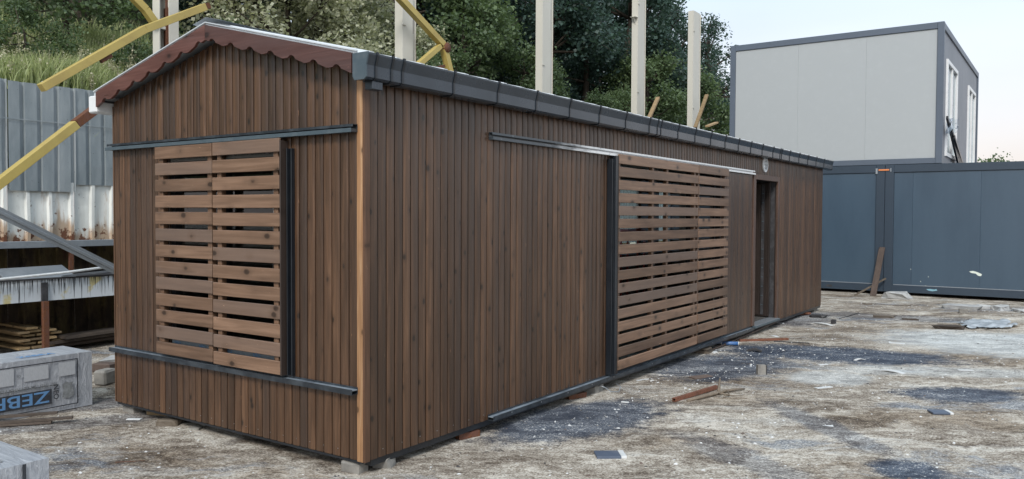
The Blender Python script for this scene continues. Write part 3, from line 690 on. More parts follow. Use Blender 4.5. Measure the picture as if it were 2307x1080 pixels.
# round vent
vt = MB(); N = 28
ring_o = [(.118*math.cos(2*math.pi*k/N), .118*math.sin(2*math.pi*k/N)) for k in range(N)]
ring_i = [(.088*math.cos(2*math.pi*k/N), .088*math.sin(2*math.pi*k/N)) for k in range(N)]
vx = .017; cy_, cz_ = 8.305, 2.415
V = [(vx+.022, cy_+p[0], cz_+p[1]) for p in ring_o]+[(vx+.026, cy_+p[0], cz_+p[1]) for p in ring_i]+[(vx, cy_+p[0], cz_+p[1]) for p in ring_o]+[(vx+.004, cy_+p[0], cz_+p[1]) for p in ring_i]
F = []
for k in range(N):
    j = (k+1) % N; F += [(k, j, N+j, N+k), (2*N+k, 2*N+j, j, k), (N+k, N+j, 3*N+j, 3*N+k)]
F.append(tuple(3*N+k for k in range(N)))
vent = vt.add(V, F).build('vent', MT['white_pl'], CB, org=(vx, cy_, cz_))
for k in range(6):
    z = cz_-.068+k*.027; hw = math.sqrt(max(0, .086**2-(z-cz_)**2))
    MB().add([(vx+.006, cy_-hw, z+.012), (vx+.006, cy_+hw, z+.012), (vx+.022, cy_+hw, z), (vx+.022, cy_-hw, z), (vx+.006, cy_-hw, z+.015), (vx+.006, cy_+hw, z+.015), (vx+.022, cy_+hw, z+.003), (vx+.022, cy_-hw, z+.003)],
             [(0, 1, 2, 3), (7, 6, 5, 4), (2, 6, 7, 3), (0, 4, 5, 1)]).build('louvre', MT['white_pl'] if k % 2 else MT['galv'], vent)

# ------------------------------------------------------------------ blocks under the cabin
def rock(name, loc, s, mat, label, cat, group=None, seed=0, boxy=.5, rz=0):
    rr = random.Random(seed); m = MB().box(-.5, .5, -.5, .5, 0, 1, .12); vs = [Vector((v[0]*s[0], v[1]*s[1], v[2]*s[2])) for v in m.v]
    vs = [v+Vector((rr.uniform(-1, 1)*s[0], rr.uniform(-1, 1)*s[1], rr.uniform(-1, .4)*s[2]))*.11*(1-boxy) for v in vs]
    c, q = math.cos(rz), math.sin(rz); m.v = [(v.x*c-v.y*q, v.x*q+v.y*c, max(v.z, 0)) for v in vs]
    o = m.build(name, mat, None, org=(0, 0, 0)); o.location = loc; return tag(o, label, cat, group)
SB = 'blocks propping up the cabin'
rock('support_block', (-.155, .06, GZ-.012), (.15, .13, .085), MT['stone'], 'rough grey block under the cabin\'s front corner, left of the orange corner trim', 'block', SB, 1, .1)
rock('support_block', (-.055, .24, GZ-.012), (.13, .13, .08), MT['stone'], 'rough grey block under the cabin\'s front corner, right of the orange corner trim', 'block', SB, 2, .1, .3)
rock('support_block', (-2.93, .10, GZ-.012), (.17, .12, .075), MT['stone'], 'flat grey block under the left end of the gable wall', 'block', SB, 3, .8)
rock('support_block', (-.07, 3.22, GZ-.012), (.18, .22, .085), MT['stone'], 'squarish concrete block with a bent wire under the cabin where the slatted shutter starts', 'block', SB, 4, .7, .2)
rock('support_block', (-.16, 8.9, GZ-.012), (.15, .14, .075), MT['stone'], 'small grey block under the cabin below the open doorway', 'block', SB, 5, .8)
rock('support_block', (-.12, 11.62, GZ-.012), (.18, .2, .085), MT['stone'], 'grey block under the cabin\'s far corner near the blue container', 'block', SB, 6, .8)
rock('stone', (-2.25, .02, GZ-.01), (.17, .12, .06), MT['oldwood'], 'small brown stone on the ground under the left part of the gable wall', 'stone', None, 7, -.3, .5)
rock('stone', (-1.95, .06, GZ-.01), (.10, .08, .035), MT['stone'], 'little dark stone just right of the brown stone under the gable wall', 'stone', None, 8, -.2, .2)
rock('wood_block', (-.02, 6.06, GZ-.006), (.20, .24, .045), MT['oldwood'], 'lower grey timber offcut of the two stacked under the slatted shutter', 'offcut', None, 9, .9, .1)
rock('wood_block', (-.03, 6.05, GZ+.040), (.17, .22, .032), MT['oldwood'], 'upper grey timber offcut of the two stacked under the slatted shutter', 'offcut', None, 10, .9, .0)
m = MB().tube([(.03, 3.15, -.02), (.10, 3.17, -.04), (.14, 3.22, -.085), (.20, 3.27, -.088), (.19, 3.33, -.05), (.13, 3.35, -.03)], .005, 6)
tag(m.build('bent_wire', MT['galv'], None), 'pale bent wire loop beside the concrete block under the cabin', 'wire')

# ------------------------------------------------------------------ debris helpers
def slab(name, x, y, l, w, h, rz, mat, label, cat, group=None, tilt=0., z=None, bend=0.):
    m = MB()
    if bend:
        n = 6
        for k in range(n):
            pass
        top = [(-l/2+l*k/n, bend*math.sin(math.pi*k/n)) for k in range(n+1)]
        prof = [(u, q) for u, q in top]+[(u, q+h) for u, q in top[::-1]]
        m.prism(prof, -w/2, w/2, 'y')
    else: m.box(-l/2, l/2, -w/2, w/2, 0, h, min(h, w)*.15)
    o = m.build(name, mat, None); o.location = (x, y, GZ-.002 if z is None else z); o.rotation_euler = (tilt, 0, rz); return tag(o, label, cat, group)
def hollow(name, p, q, w, h, mat, label, cat, t=.004):
    """square steel tube with open ends"""
    p, q = Vector(p), Vector(q); d = q-p; L = d.length; m = MB()
    o_ = [(-w/2, -h/2), (w/2, -h/2), (w/2, h/2), (-w/2, h/2)]; i_ = [(a*(1-2*t/w), b*(1-2*t/h)) for a, b in o_]
    V = [(a, b, z) for z in (0, L) for a, b in o_]+[(a, b, z) for z in (0, L) for a, b in i_]; F = []
    for k in range(4):
        j = (k+1) % 4; F += [(k, j, 4+j, 4+k), (8+j, 8+k, 12+k, 12+j), (k, 8+k, 8+j, j), (4+j, 12+j, 12+k, 4+k)]
    m.add(V, F); o = m.build(name, mat, None); o.location = p; o.rotation_mode = 'QUATERNION'; o.rotation_quaternion = d.to_track_quat('Z', 'Y'); return tag(o, label, cat)
hollow('steel_offcut', (-.06, 1.06, GZ+.02), (-.0, 1.25, GZ+.02), .05, .05, MT['rust'], 'short rusty steel tube offcut under the cabin near the start of the bottom rail', 'steel offcut')
hollow('steel_offcut', (-.06, 2.72, GZ+.02), (-.0, 2.95, GZ+.02), .05, .05, MT['rust'], 'short dark steel tube offcut under the cabin just before the concrete block', 'steel offcut')
sp = empty('slate_panel_piece', (1.12, 1.35, GZ), 'dark blue-grey panel piece with a white end lying on the ground before the long wall', 'panel piece')
sp.rotation_euler = (0, 0, R(38))
def loc_part(name, mesh, mat, parent):   # part in the parent's own rotated frame
    o = bpy.data.objects.new(name, mesh.mesh(name, mat)); COL.objects.link(o); o.parent = parent; return o
loc_part('dark_face', MB().box(-.11, .065, -.075, .075, .004, .022, .002), MT['bluegrey'], sp)
loc_part('white_end', MB().box(.0655, .105, -.073, .075, .004, .024, .002), MT['chip'], sp)
b2 = empty('slate_panel_piece', (2.905, 4.2, GZ), 'small dark blue panel piece with white edge lying on the ground at right', 'panel piece'); b2.rotation_euler = (0, 0, R(30))
loc_part('dark_face', MB().box(-.09, .055, -.06, .07, .004, .02, .002), MT['bluegrey'], b2); loc_part('white_end', MB().box(.0555, .085, -.06, .07, .004, .022, .002), MT['chip'], b2)
hollow('rusty_tube', (.80, 3.22, GZ+.022), (.93, 3.98, GZ+.03), .038, .032, MT['rustred'], 'rusty red square tube lying by the grey knotted branch on the yard', 'steel tube')
m = MB().tube([(.90, 3.30, GZ+.012), (.98, 3.50, GZ+.03), (1.02, 3.72, GZ+.022), (1.10, 3.93, GZ+.03), (1.17, 4.10, GZ+.02)], [.014, .018, .016, .014, .010], 7)
m.tube([(1.03, 3.76, GZ+.03), (1.0, 3.86, GZ+.075), (.985, 3.92, GZ+.13)], [.016, .013, .008], 6).tube([(1.06, 3.68, GZ+.03), (1.12, 3.62, GZ+.05), (1.16, 3.70, GZ+.03), (1.11, 3.78, GZ+.055), (1.06, 3.72, GZ+.02)], .008, 6)
m.tube([(1.10, 3.72, GZ+.01), (1.24, 3.86, GZ+.008)], .005, 5).tube([(1.12, 3.64, GZ+.01), (1.32, 3.74, GZ+.008)], .004, 5)
tag(m.build('knotted_branch', MT['oldwood'], None), 'grey knotted branch lying against the rusty red tube', 'branch')
ct = empty('sealant_cartridge', (.05, 6.78, GZ), 'blue sealant cartridge with white nozzle lying under the slatted shutter', 'cartridge'); ct.rotation_euler = (0, 0, R(24))
def cyl(parent, name, x0, x1, r0, r1, mat, z=.028):
    loc_part(name, MB().tube([(x0, 0, z), (x1, 0, z)], [r0, r1], 14), mat, parent)
cyl(ct, 'tube_body', -.09, .12, .026, .026, MT['blue']); cyl(ct, 'end_disc', .121, .128, .028, .028, MT['white_pl']); cyl(ct, 'collar', -.10, -.0905, .026, .026, MT['white_pl']); cyl(ct, 'nozzle', -.20, -.101, .005, .010, MT['white_pl'])
m = MB().tube([(.02, 6.02, GZ+.008), (.015, 7.4, GZ+.03), (.03, 8.95, GZ+.085)], .011, 6)
tag(m.build('thin_rod', MT['plank'], None), 'long thin brown rod leaning along the cabin base toward the doorway', 'rod')
slab('tile_piece', .03, 6.12, .20, .10, .008, .5, MT['chip'], 'pale flat scrap lying at the foot of the stacked timber offcuts', 'scrap')
hollow('rusty_tube', (.06, 7.18, GZ+.018), (.58, 7.68, GZ+.025), .035, .03, MT['rustred'], 'long rusty red tube lying on the yard near the blue cartridge', 'steel tube')
tag(MB().bar((.46, 7.42, GZ+.012), (.90, 7.56, GZ+.008), .022, .018).build('dark_bar', MT['darkbit'], None), 'thin black bar lying against the end of the long rusty tube', 'bar')
# standing aluminium profile offcut
pf = empty('profile_offcut', (1.05, 5.02, GZ-.004), 'short grey grooved profile offcut standing upright on the yard', 'offcut'); pf.rotation_euler = (0, 0, R(35))
loc_part('front_face', MB().box(-.05, .04, -.032, .032, 0, .115, .003), MT['stone'], pf); 
for k in range(3): loc_part('rib', MB().box(.0405, .052, -.03+k*.024, -.018+k*.024, 0, .113), MT['darkbit'], pf)
slab('brown_tile', .56, 4.5, .26, .10, .012, R(62), MT['plank'], 'flat brown board offcut lying between the shutter and the rusty red tube', 'offcut', tilt=.03)
WS = 'white scraps scattered on the yard'
for i, (x, y, l, w, rz, lab, bend) in enumerate([
    (2.20, 6.05, .26, .07, -.35, 'long bent white strip lying on the yard at right, the largest of the white scraps', .012),
    (1.86, 8.37, .20, .16, .2, 'white square sheet lying flat on the yard in front of the blue container', 0),
    (2.19, 3.17, .085, .06, .3, 'small white chip in the middle of the foreground yard', 0),
    (1.78, 4.72, .20, .05, 1.0, 'white strip lying near the middle of the yard beyond the small white chip', 0),
    (.13, 4.0, .20, .035, 1.1, 'narrow white splinter near the foot of the slatted shutter', 0),
    (1.73, 6.63, .16, .035, 1.1, 'white angled sliver left of the long bent white strip', .015),
    (1.45, 6.05, .12, .04, .9, 'short white sliver at the near edge of the big dark stain', 0),
    (-.09, 9.51, .16, .06, -.2, 'pale scrap by the small block below the doorway', 0),
    (.53, 9.75, .34, .07, -.3, 'crumpled white strip on the yard beyond the doorway', .02),
    (2.86, 6.65, .16, .04, .5, 'white sliver at the far right of the yard', 0),
    (-2.66, -.05, .12, .045, .6, 'white chip on the ground left of the cabin gable', 0),
    (.43, 2.95, .07, .03, .3, 'small white chip by the speckled dark stain beside the bottom rail', 0),
    (.30, 7.95, .18, .06, -.6, 'white scrap beside the cabin between rod and rusty tube', .01)]):
    slab('white_scrap', x, y, l, w, .008, rz, MT['chip'], lab, 'scrap', WS, bend=bend)
slab('black_scrap', .49, 6.50, .18, .07, .02, .2, MT['darkbit'], 'black folded scrap lying before the blue cartridge', 'scrap', bend=.02)
rock('black_lump', (.25, 10.65, GZ), (.22, .16, .05), MT['darkbit'], 'crumpled black lump near the far end of the cabin', 'scrap', None, 21, -.8)
rock('black_lump', (.66, 9.95, GZ), (.07, .07, .07), MT['darkbit'], 'little black cube on the yard beyond the doorway', 'scrap', None, 22, .9)
tag(MB().bar((-.25, 10.6, GZ+.02), (.02, 10.95, GZ+.03), .09, .03).build('orange_tube', MT['rustred'], None), 'orange-red steel piece poking out from under the far end of the cabin', 'steel piece')
tag(MB().bar((-.5, 10.5, GZ+.02), (.03, 10.82, GZ+.045), .03, .02).build('brown_strip', MT['rust'], None), 'dark brown strip under the far end of the cabin', 'strip')
tag(MB().bar((.60, 10.6, GZ+.006), (.68, 11.75, GZ+.006), .016, .012).build('dark_rod', MT['darkbit'], None), 'thin dark rod on the yard near the far end of the cabin', 'rod')
rock('wood_scrap', (1.18, 11.3, GZ), (.32, .12, .05), MT['oldwood'], 'rough brown wood scrap in front of the leaning plank', 'offcut', None, 23, -.6, .2)
rock('wood_scrap', (1.6, 11.2, GZ), (.26, .08, .03), MT['darkplank'], 'flat dark scrap right of the rough brown wood scrap', 'offcut', None, 24, .2, .1)
rock('rubble_slab', (2.12, 13.7, GZ-.01), (.62, .34, .09), MT['stone_b'], 'broken pale concrete slab in front of the blue container', 'rubble', None, 25, -.1, .1)
for i, (x, y, s_, lb) in enumerate([(2.45, 14.0, .22, 'first pale rubble lump right of the broken slab'), (2.75, 13.9, .26, 'second pale rubble lump right of the broken slab'), (3.05, 13.7, .2, 'last pale rubble lump right of the broken slab')]):
    rock('rubble_lump', (x, y, GZ-.01), (s_, s_*.8, s_*.4), MT['stone_b'], lb, 'rubble', 'rubble by the broken slab', 30+i, -1.2, i)
rock('grey_cube', (2.22, 12.9, GZ), (.14, .12, .09), MT['stone'], 'small grey cube in front of the broken concrete slab', 'block', None, 35, .9, .2)
rock('support_stone', (.75, 15.05, GZ-.01), (.5, .35, .16), MT['stone_b'], 'pale rough stone under the joint of the blue containers', 'stone', None, 36, -.4)
# crumpled plastic sheet
n = 26; V = []; F = []
for i in range(n):
    for j in range(n):
        u, w = (i/(n-1)-.5), (j/(n-1)-.5); p_ = Vector((u*3, w*3, 3)); V.append((2.70+u*.8+.25*w, 11.2+w*1.3, GZ+.015+.07*abs(mnoise.noise(p_*1.6))+.03*abs(mnoise.noise(p_*4))))
for i in range(n-1):
    for j in range(n-1):
        if mnoise.noise(Vector((i*.22, j*.22, 7)))*.5+.62-1.35*math.hypot(i/(n-1)-.5, j/(n-1)-.5) > 0: F.append((i*n+j, (i+1)*n+j, (i+1)*n+j+1, i*n+j+1))
m = MB(); m.add(V, F, True); tag(m.build('plastic_sheet', MT['sheetfilm'], None), 'crumpled pale plastic sheet lying on the yard at far right', 'plastic sheet')
rock('earth_clod', (2.25, 10.4, GZ-.01), (.35, .2, .07), MT['darkplank'], 'dark brown clod at the left edge of the plastic sheet', 'clod', None, 37, -1.5, .4)
# left foreground bits
tag(MB().bar((-2.73, .12, GZ+.015), (-2.53, .19, GZ+.015), .05, .028, bev=.003).build('yellow_offcut', MT['raw'], None), 'small yellow timber offcut on the ground before the gable wall', 'offcut')
tag(MB().tube([(-1.62, -.80, GZ+.006), (-1.49, -.66, GZ+.006)], .0025, 5).build('thin_nail', MT['rust'], None), 'thin rusty nail lying on the bare foreground ground', 'nail')
for i, (dx, dy, a) in enumerate([(0, 0, .3), (.08, .10, .1), (-.1, .05, .5)]):
    tag(MB().bar((-3.42+dx, -.95+dy, GZ+.014+.02*i), (-3.08+dx, -.55+dy*1.5+a*.1, GZ+.014+.022*i), .05, .018).build('dark_stick', MT['darkplank'], None), ['middle', 'rightmost', 'leftmost'][i]+' dark stick of the little heap in front of the lying insulation pack', 'stick', 'dark sticks in front of the insulation pack')
rock('dark_brick', (-4.90, .92, GZ), (.22, .14, .10), MT['plank'], 'dark brown block on the ground behind the right end of the big insulation pack', 'block', None, 41, .7, .4)
rock('pale_brick', (-4.25, .58, GZ), (.14, .20, .15), MT['stone'], 'pale block just behind the right end of the big insulation pack', 'block', None, 42, .7, .4)
rock('kerb_lump', (-5.2, 1.75, GZ-.02), (.3, 1.2, .10), MT['stone_b'], 'low pale concrete strip beside the cabin\'s left corner', 'kerb', None, 43, .0, -.2)

# grit and chips: real small stones, one object
def scatter():
    V = []; F = []; mats = []
    N = 9000; cnt = 0
    while cnt < N:
        t = random.random(); 
        if t < .62: x = random.uniform(.02, 4.2); y = random.uniform(-.2, 14)
        elif t < .8: x = random.uniform(-4.8, .2); y = random.uniform(-2.2, 0.0)
        else: x = random.gauss(.55, .5); y = random.gauss(5.6, 1.6)
        if x < .02 and y > 0: continue
        if mnoise.noise(Vector((x*1.3, y*1.3, 5))) < random.uniform(-.5, .25): continue
        s = random.choice([.003, .003, .004, .004, .005, .008, .011])*random.uniform(.7, 1.5); a = random.uniform(0, 6.28); h = s*random.uniform(.2, .7); asp = random.uniform(.3, 1)
        b = len(V); ca, sa = math.cos(a), math.sin(a); z = gz(x, y)
        for (u, w, q) in ((-s, -s*asp, 0), (s, -s*asp*.6, 0), (s*.7, s*asp, 0), (-s*.8, s*asp*.8, 0), (-s*.5, -s*asp*.5, h), (s*.6, 0, h*.8), (-s*.2, s*asp*.5, h)):
            V.append((x+u*ca-w*sa, y+u*sa+w*ca, z+q-.001))
        fs = [(0, 1, 5, 4), (1, 2, 5), (2, 6, 5), (2, 3, 6), (3, 0, 4), (3, 4, 6), (4, 5, 6)]
        F += [tuple(b+i for i in f) for f in fs]; mi = random.choices([0, 1, 2, 3], [.42, .3, .16, .12])[0]; mats += [mi]*len(fs); cnt += 1
    me = bpy.data.meshes.new('gravel_and_chips'); me.from_pydata(V, [], F)
    for k in ('chip', 'stone', 'darkbit', 'plank'): me.materials.append(MT[k])
    me.polygons.foreach_set('material_index', mats); me.update()
    o = bpy.data.objects.new('gravel_and_chips', me); COL.objects.link(o); tag(o, 'grit, chips and small stones strewn over the yard', kind='stuff')
scatter()

# ------------------------------------------------------------------ insulation packs
def pack(x0, x1, y0, y1, h, label):
    e = empty('insulation_pack', ((x0+x1)/2, (y0+y1)/2, GZ), label, 'insulation pack', 'wrapped insulation packs on the ground')
    m = MB(); nx, ny, nz = 6, 12, 6; 
    def P(u, v, w, nrm):
        p = Vector((x0+(x1-x0)*u, y0+(y1-y0)*v, GZ+h*w)); d = mnoise.noise(p*4)*.007+mnoise.noise(p*11)*.004
        edge = min(abs(u-.5), abs(v-.5), abs(w-.5)); return p+Vector(nrm)*d
    for (a, nrm) in (('x1', (1, 0, 0)), ('x0', (-1, 0, 0)), ('y1', (0, 1, 0)), ('y0', (0, -1, 0)), ('z1', (0, 0, 1))):
        na, nb = (ny*2, nz*2) if a[0] == 'x' else ((nx*2, nz*2) if a[0] == 'y' else (nx*2, ny*2)); vs = []
        for i in range(na+1):
            for j in range(nb+1):
                s_, t_ = i/na, j/nb; k = float(a[1]); f = 0 if i in (0, na) or j in (0, nb) else 1
                nn = tuple(q*f for q in nrm)
                vs.append(P(k, s_, t_, nn) if a[0] == 'x' else (P(s_, k, t_, nn) if a[0] == 'y' else P(s_, t_, k, nn)))
        fs = [(i*(nb+1)+j, (i+1)*(nb+1)+j, (i+1)*(nb+1)+j+1, i*(nb+1)+j+1) for i in range(na) for j in range(nb)]
        if a in ('x0', 'y1', 'z0'): fs = [f[::-1] for f in fs]
        m.add(vs, fs, True)
    m.build('wrapped_boards', MT['foam'], e); return e
PA = pack(-3.985, -3.47, -1.18, .026, .488, 'large wrapped insulation pack with upside-down blue and black lettering, left of the cabin')
X = -3.459; U = (0, -1, 0); Vv = (0, 0, -1)
def strip(y0, y1, z0, z1, name, mat, par=PA, t=.001, x=X): return MB().box(x, x+t, y0, y1, z0, z1).build(name, mat, par)
fm = MB().box(X, X+.001, -.116, -.106, -.06, .345).box(X, X+.001, -1.10, -.1165, .337, .345).box(X, X+.001, -1.10, -.1165, -.06, -.052).build('print_border', MT['ink'], PA)
strip(-1.13, -.335, -.020, .108, 'logo_panel', MT['ink'])
text('ZEBRA', .142, (X+.0016, -.352, .094), U, Vv, 'logo_lettering', MT['inkblue'], PA, sx=1.42)
text('NEO', .060, (X+.0010, -.318, .142), (0, 0, -1), (0, 1, 0), 'print_lettering', MT['ink'], PA, sx=1.05)
text('ISI YALITIM LEVHASI PLUS', .044, (X+.0010, -.292, .160), U, Vv, 'print_lettering', MT['inkgrey'], PA)
strip(-1.04, -.285, .1365, .1415, 'print_rule', MT['ink'], x=X)
text('CE', .026, (X+.0010, -.585, .268), U, Vv, 'print_lettering', MT['inkgrey'], PA)
strip(-.275, -.13, .205, .325, 'small_print', MT['smallprint']); strip(-.56, -.36, .205, .325, 'small_print', MT['smallprint']); strip(-1.0, -.64, .19, .33, 'small_print', MT['smallprint'])
poly([(0, 0), (.05, -.02), (.10, .0), (.105, .05), (.085, .10), (.10, .125), (.06, .12), (.03, .135), (.0, .11), (.01, .06)], .001, (X, -.245, .02), (0, 1, 0), (0, 0, 1), 'animal_emblem', MT['inkgrey'], PA)
text('EMBALAJ', .022, (X+.0010, -.135, .175), U, Vv, 'print_lettering', MT['inkgrey'], PA) if False else None
# faint blue scribbled lettering on top
text('ZEBRA', .10, (-3.56, -.55, .397), (0, 1, 0), (-1, 0, 0), 'top_lettering', MT['inkblue'], PA, th=.001)
PB = pack(-1.055, -.456, -2.95, -1.80, .486, 'second wrapped insulation pack with a black frame line, in the bottom left foreground')
MB().box(-.4455, -.4445, -1.932, -1.915, -.06, .385).build('print_border', MT['ink'], PB)
MB().box(-.4455, -.4445, -2.8, -1.97, .03, .30).build('logo_panel', MT['ink'], PB)
m = MB()
for a, b, c, d in ((-.95, -.55, -1.985, -1.975), (-.56, -.55, -2.8, -1.9855), (-.95, -.94, -2.8, -1.9855)): m.box(a, b, c, d, .3955, .397)
m.build('print_border', MT['inkgrey'], PB)

# ------------------------------------------------------------------ corrugated fence on the left
FX = -7.5
fence = empty('corrugated_fence', (FX, 12, GZ), 'tall patched fence of grey over white rusting corrugated sheets behind the cabin', 'fence')
def corr(y0, y1, z0, z1, x, mat, par, pitch=.215, depth=.032, slope=0., name='sheet', wid=.05):
    prof = []; y = y0
    while y < y1-.001:
        for dy, d in ((0, 0), (pitch-.075, 0), (pitch-.062, depth), (pitch-.022, depth), (pitch-.008, 0)):
            if y+dy < y1: prof.append((y+dy, d))
        y += pitch
    prof.append((y1, 0)); nz = 5; V = []; F = []; n = len(prof)
    for k in range(nz+1):
        for yy, d in prof:
            t = k/nz; z = z0+(z1+slope*(yy-y0)-z0)*t+mnoise.noise(Vector((yy*1.2, x, z1)))*.012*t
            dx = mnoise.noise(Vector((yy*2, z*2, x)))*.02; V.append((x-d+dx, yy, z))
    for k in range(nz):
        for i in range(n-1): F.append((k*n+i, k*n+i+1, (k+1)*n+i+1, (k+1)*n+i))
    m = MB(); m.add(V, F); return m.build(name, mat, par, org=(x, y0, 0))
y = -3.2; k = 0
while y < 30:
    w = .86; top = 3.36+random.uniform(-.02, .02)
    corr(y, y+w-.004, 1.93+(.10 if k % 5 == 4 or 1.8 < y < 2.9 else 0)+random.uniform(-.015, .015), top, FX+(.03 if k % 2 else .012), MT['sheet_grey'], fence)
    corr(y+.0, y+w-.004, 1.26, 2.06, FX-.035, MT['sheet_white'], fence, pitch=.285, depth=-.045)
    corr(y, y+w-.004, -.12, 1.25, FX-.05, MT['sheet_dark'], fence)
    y += w; k += 1
m = MB()
for z in (2.85,): m.box(FX+.045, FX+.050, -3.2, 30, z, z+.012)
m.build('seam_strip', MT['sheet_grey'], fence)
tag(MB().box(FX-.06, FX-.02, 1.55, 1.72, 3.35, 3.40, .01).build('white_rag', MT['chip'], None), 'small white scrap lying on top of the grey corrugated fence', 'scrap')

# steel rack in front of the fence
rack = empty('steel_rack', (-6.6, 3, GZ), 'low steel rack with a white tar-dripped beam and dark shelves added for shade behind the packs', 'rack')
MB().box(-7.52, -6.95, -3, 14, 1.225, 1.262).build('shade_shelf', MT['sheet_dark'], rack)  # ledge top carried back to the fence to roof the recess into shade
MB().box(-6.949, -6.91, -3, 14, 1.20, 1.285, .004).build('shelf_edge', MT['galv'], rack)
for k in range(9): MB().box(-7.0, -6.955, -2.2+k*1.9, -2.15+k*1.9, .80, 1.224).build('bracket', MT['rust'], rack)
bm = MB().box(-6.43, -6.40, -3, 14, .575, .832).box(-6.50, -6.4305, -3, 14, .575, .59).box(-6.50, -6.4305, -3, 14, .817, .832)
bm.build('beam', MT['drip'], rack, org=(-6.4, 0, .70))
MB().box(-6.405, -6.385, -3, 14, .834, .852).box(-7.45, -6.405, -3, 14, .836, .85).build('shade_shelf', MT['darkbit'], rack)  # added at beam level to keep the space below it dark
for k in range(5): MB().box(-6.398, -6.345, 1.0+k*2.7-.03, 1.0+k*2.7+.04, GZ, .574, .004).build('post', MT['rust'], rack)
MB().box(-6.398, -6.37, .97, 1.04, .5745, .80).build('post_head', MT['darkbit'], rack)
# things on the rack
o = MB().box(-.20, .20, -.40, .40, 0, .02, .002).build('loose_panel', MT['galv'], None); o.location = (-6.62, 1.02, .885); o.rotation_euler = (R(1), R(20), 0); tag(o, 'pale grey panel resting tilted on top of the white dripping beam', 'panel')
tag(MB().tube([(-6.32, -.6, .87), (-6.32, .5, .875), (-6.32, 1.2, .91), (-6.32, 2.2, .99)], .016, 8).build('white_pipe', MT['chip'], None), 'thin white pipe lying along the top of the dripping beam', 'pipe')
tag(MB().bar((-6.36, 1.2, .865), (-6.36, 2.4, .925), .04, .02).build('flat_bar', MT['galv'], None), 'flat dull bar lying on the beam next to the white pipe', 'bar')
# galvanised channel sloping down in front
ch = MB(); A = Vector((-5.0, -.45, 1.845)); B = Vector((-5.0, 1.55, .77)); d = (B-A).normalized(); nrm = Vector((1, 0, 0)); uu = nrm.cross(d)
prof = [(0, -.05), (.012, -.05), (.012, -.02), (.028, -.012), (.028, .012), (.012, .02), (.012, .05), (0, .05)]
V = [P0+nrm*a+uu*b for P0 in (A, B) for a, b in prof]; nn_ = len(prof)
ch.add(V, [(i, (i+1) % nn_, nn_+(i+1) % nn_, nn_+i) for i in range(nn_)]+[tuple(range(nn_))[::-1], tuple(range(nn_, 2*nn_))])
tag(ch.build('steel_channel', MT['galv'], None), 'galvanised steel channel sloping down behind the cabin\'s left corner', 'steel channel')
# stack of timber formwork beams under the rack
for r_ in range(6):
    for c_ in range(3 if r_ < 5 else 1):
        yy = .80+c_*.16+(.09 if r_ % 2 else 0)
        o = MB().box(-7.3, -6.62+random.uniform(-.05, .05), yy, yy+.13, -.02+r_*.048, .006+r_*.048, .002).build('timber_batten', MT['raw'], None)
        tag(o, 'yellow-ended timber batten, '+['left', 'middle', 'right'][c_]+' one in the '+['bottom', 'second', 'third', 'fourth', 'fifth', 'top'][r_]+' layer under the white beam', 'timber', 'yellow battens stacked under the rack')
for i, (z, y0) in enumerate([(-.04, 1.3), (.02, 1.25), (.08, 1.4)]):
    tag(MB().bar((-6.8+.1*i, y0-.1, z), (-6.7+.08*i, y0+1.6, z+.05), .26, .035).build('dark_board', MT['darkplank'], None), ('lowest', 'middle', 'topmost')[i]+' of three dark boards stacked under the rack beside the cabin corner', 'board', 'dark boards under the rack')
corr(8.9, 12.1, 1.12, 2.42, -3.20, MT['clearsheet'], CB, pitch=.13, depth=.03, name='translucent_sheet')
tag(MB().box(-2.86, -2.70, 9.25, 9.98, 1.27, 1.40, .006).box(-2.86, -2.83, 9.26, 9.28, .06, 1.269).box(-2.86, -2.83, 9.94, 9.96, .06, 1.269).box(-2.73, -2.70, 9.26, 9.28, .06, 1.269).box(-2.73, -2.70, 9.94, 9.96, .06, 1.269).build('red_rack', MT['red'], None, org=(-2.8, 9.6, .06)), 'red painted thing inside the cabin, seen through a gap of the long shutter', 'rack')

# ------------------------------------------------------------------ steel columns and yellow members
CX = -7.0
def column(y, top, w, lab, brackets=(), ladder=False):
    e = empty('steel_column', (CX, y, GZ), lab, 'column', 'cream steel columns of the dismantled hall')
    f = .34*w
    m = MB().box(CX-.10, CX+.085, y-f/2+.004, y+f*.20, GZ, top).box(CX+.0855, CX+.10, y-f/2, y+f*.22, GZ, top, .003)
    m.build('shaft', MT['cream'], e)
    MB().box(CX-.10, CX+.055, y+f*.201, y+f/2-.012, GZ, top).box(CX-.10, CX+.075, y+f/2-.0115, y+f/2, GZ, top, .003).build('flange', MT['cream'], e)
    for z, sd_ in brackets:
        b = MB(); yy = y+sd_*f/2
        b.box(CX-.08, CX+.10, min(yy, yy+sd_*.16), max(yy, yy+sd_*.16), z, z+.012)
        b.add([(CX+.01, yy, z-.001), (CX+.01, yy+sd_*.14, z-.001), (CX+.01, yy, z-.20), (CX+.022, yy, z-.001), (CX+.022, yy+sd_*.14, z-.001), (CX+.022, yy, z-.20)], [(0, 1, 2), (5, 4, 3), (0, 3, 4, 1), (1, 4, 5, 2), (2, 5, 3, 0)])
        b.build('bracket', MT['cream'], e)
    for z in np.arange(2.7, top-.2, 2.6): MB().box(CX+.1005, CX+.125, y-f/2-.01, y-f/2+.09, z, z+.016).build('stiffener', MT['cream'], e)
    MB().box(CX+.0752, CX+.077, y+f/2-.010, y+f/2-.001, 3.0, top*.5).box(CX+.0555, CX+.058, y+f*.27, y+f*.36, top*.52, top*.52+.5).build('rust_strip', MT['rust'], e)
    return e
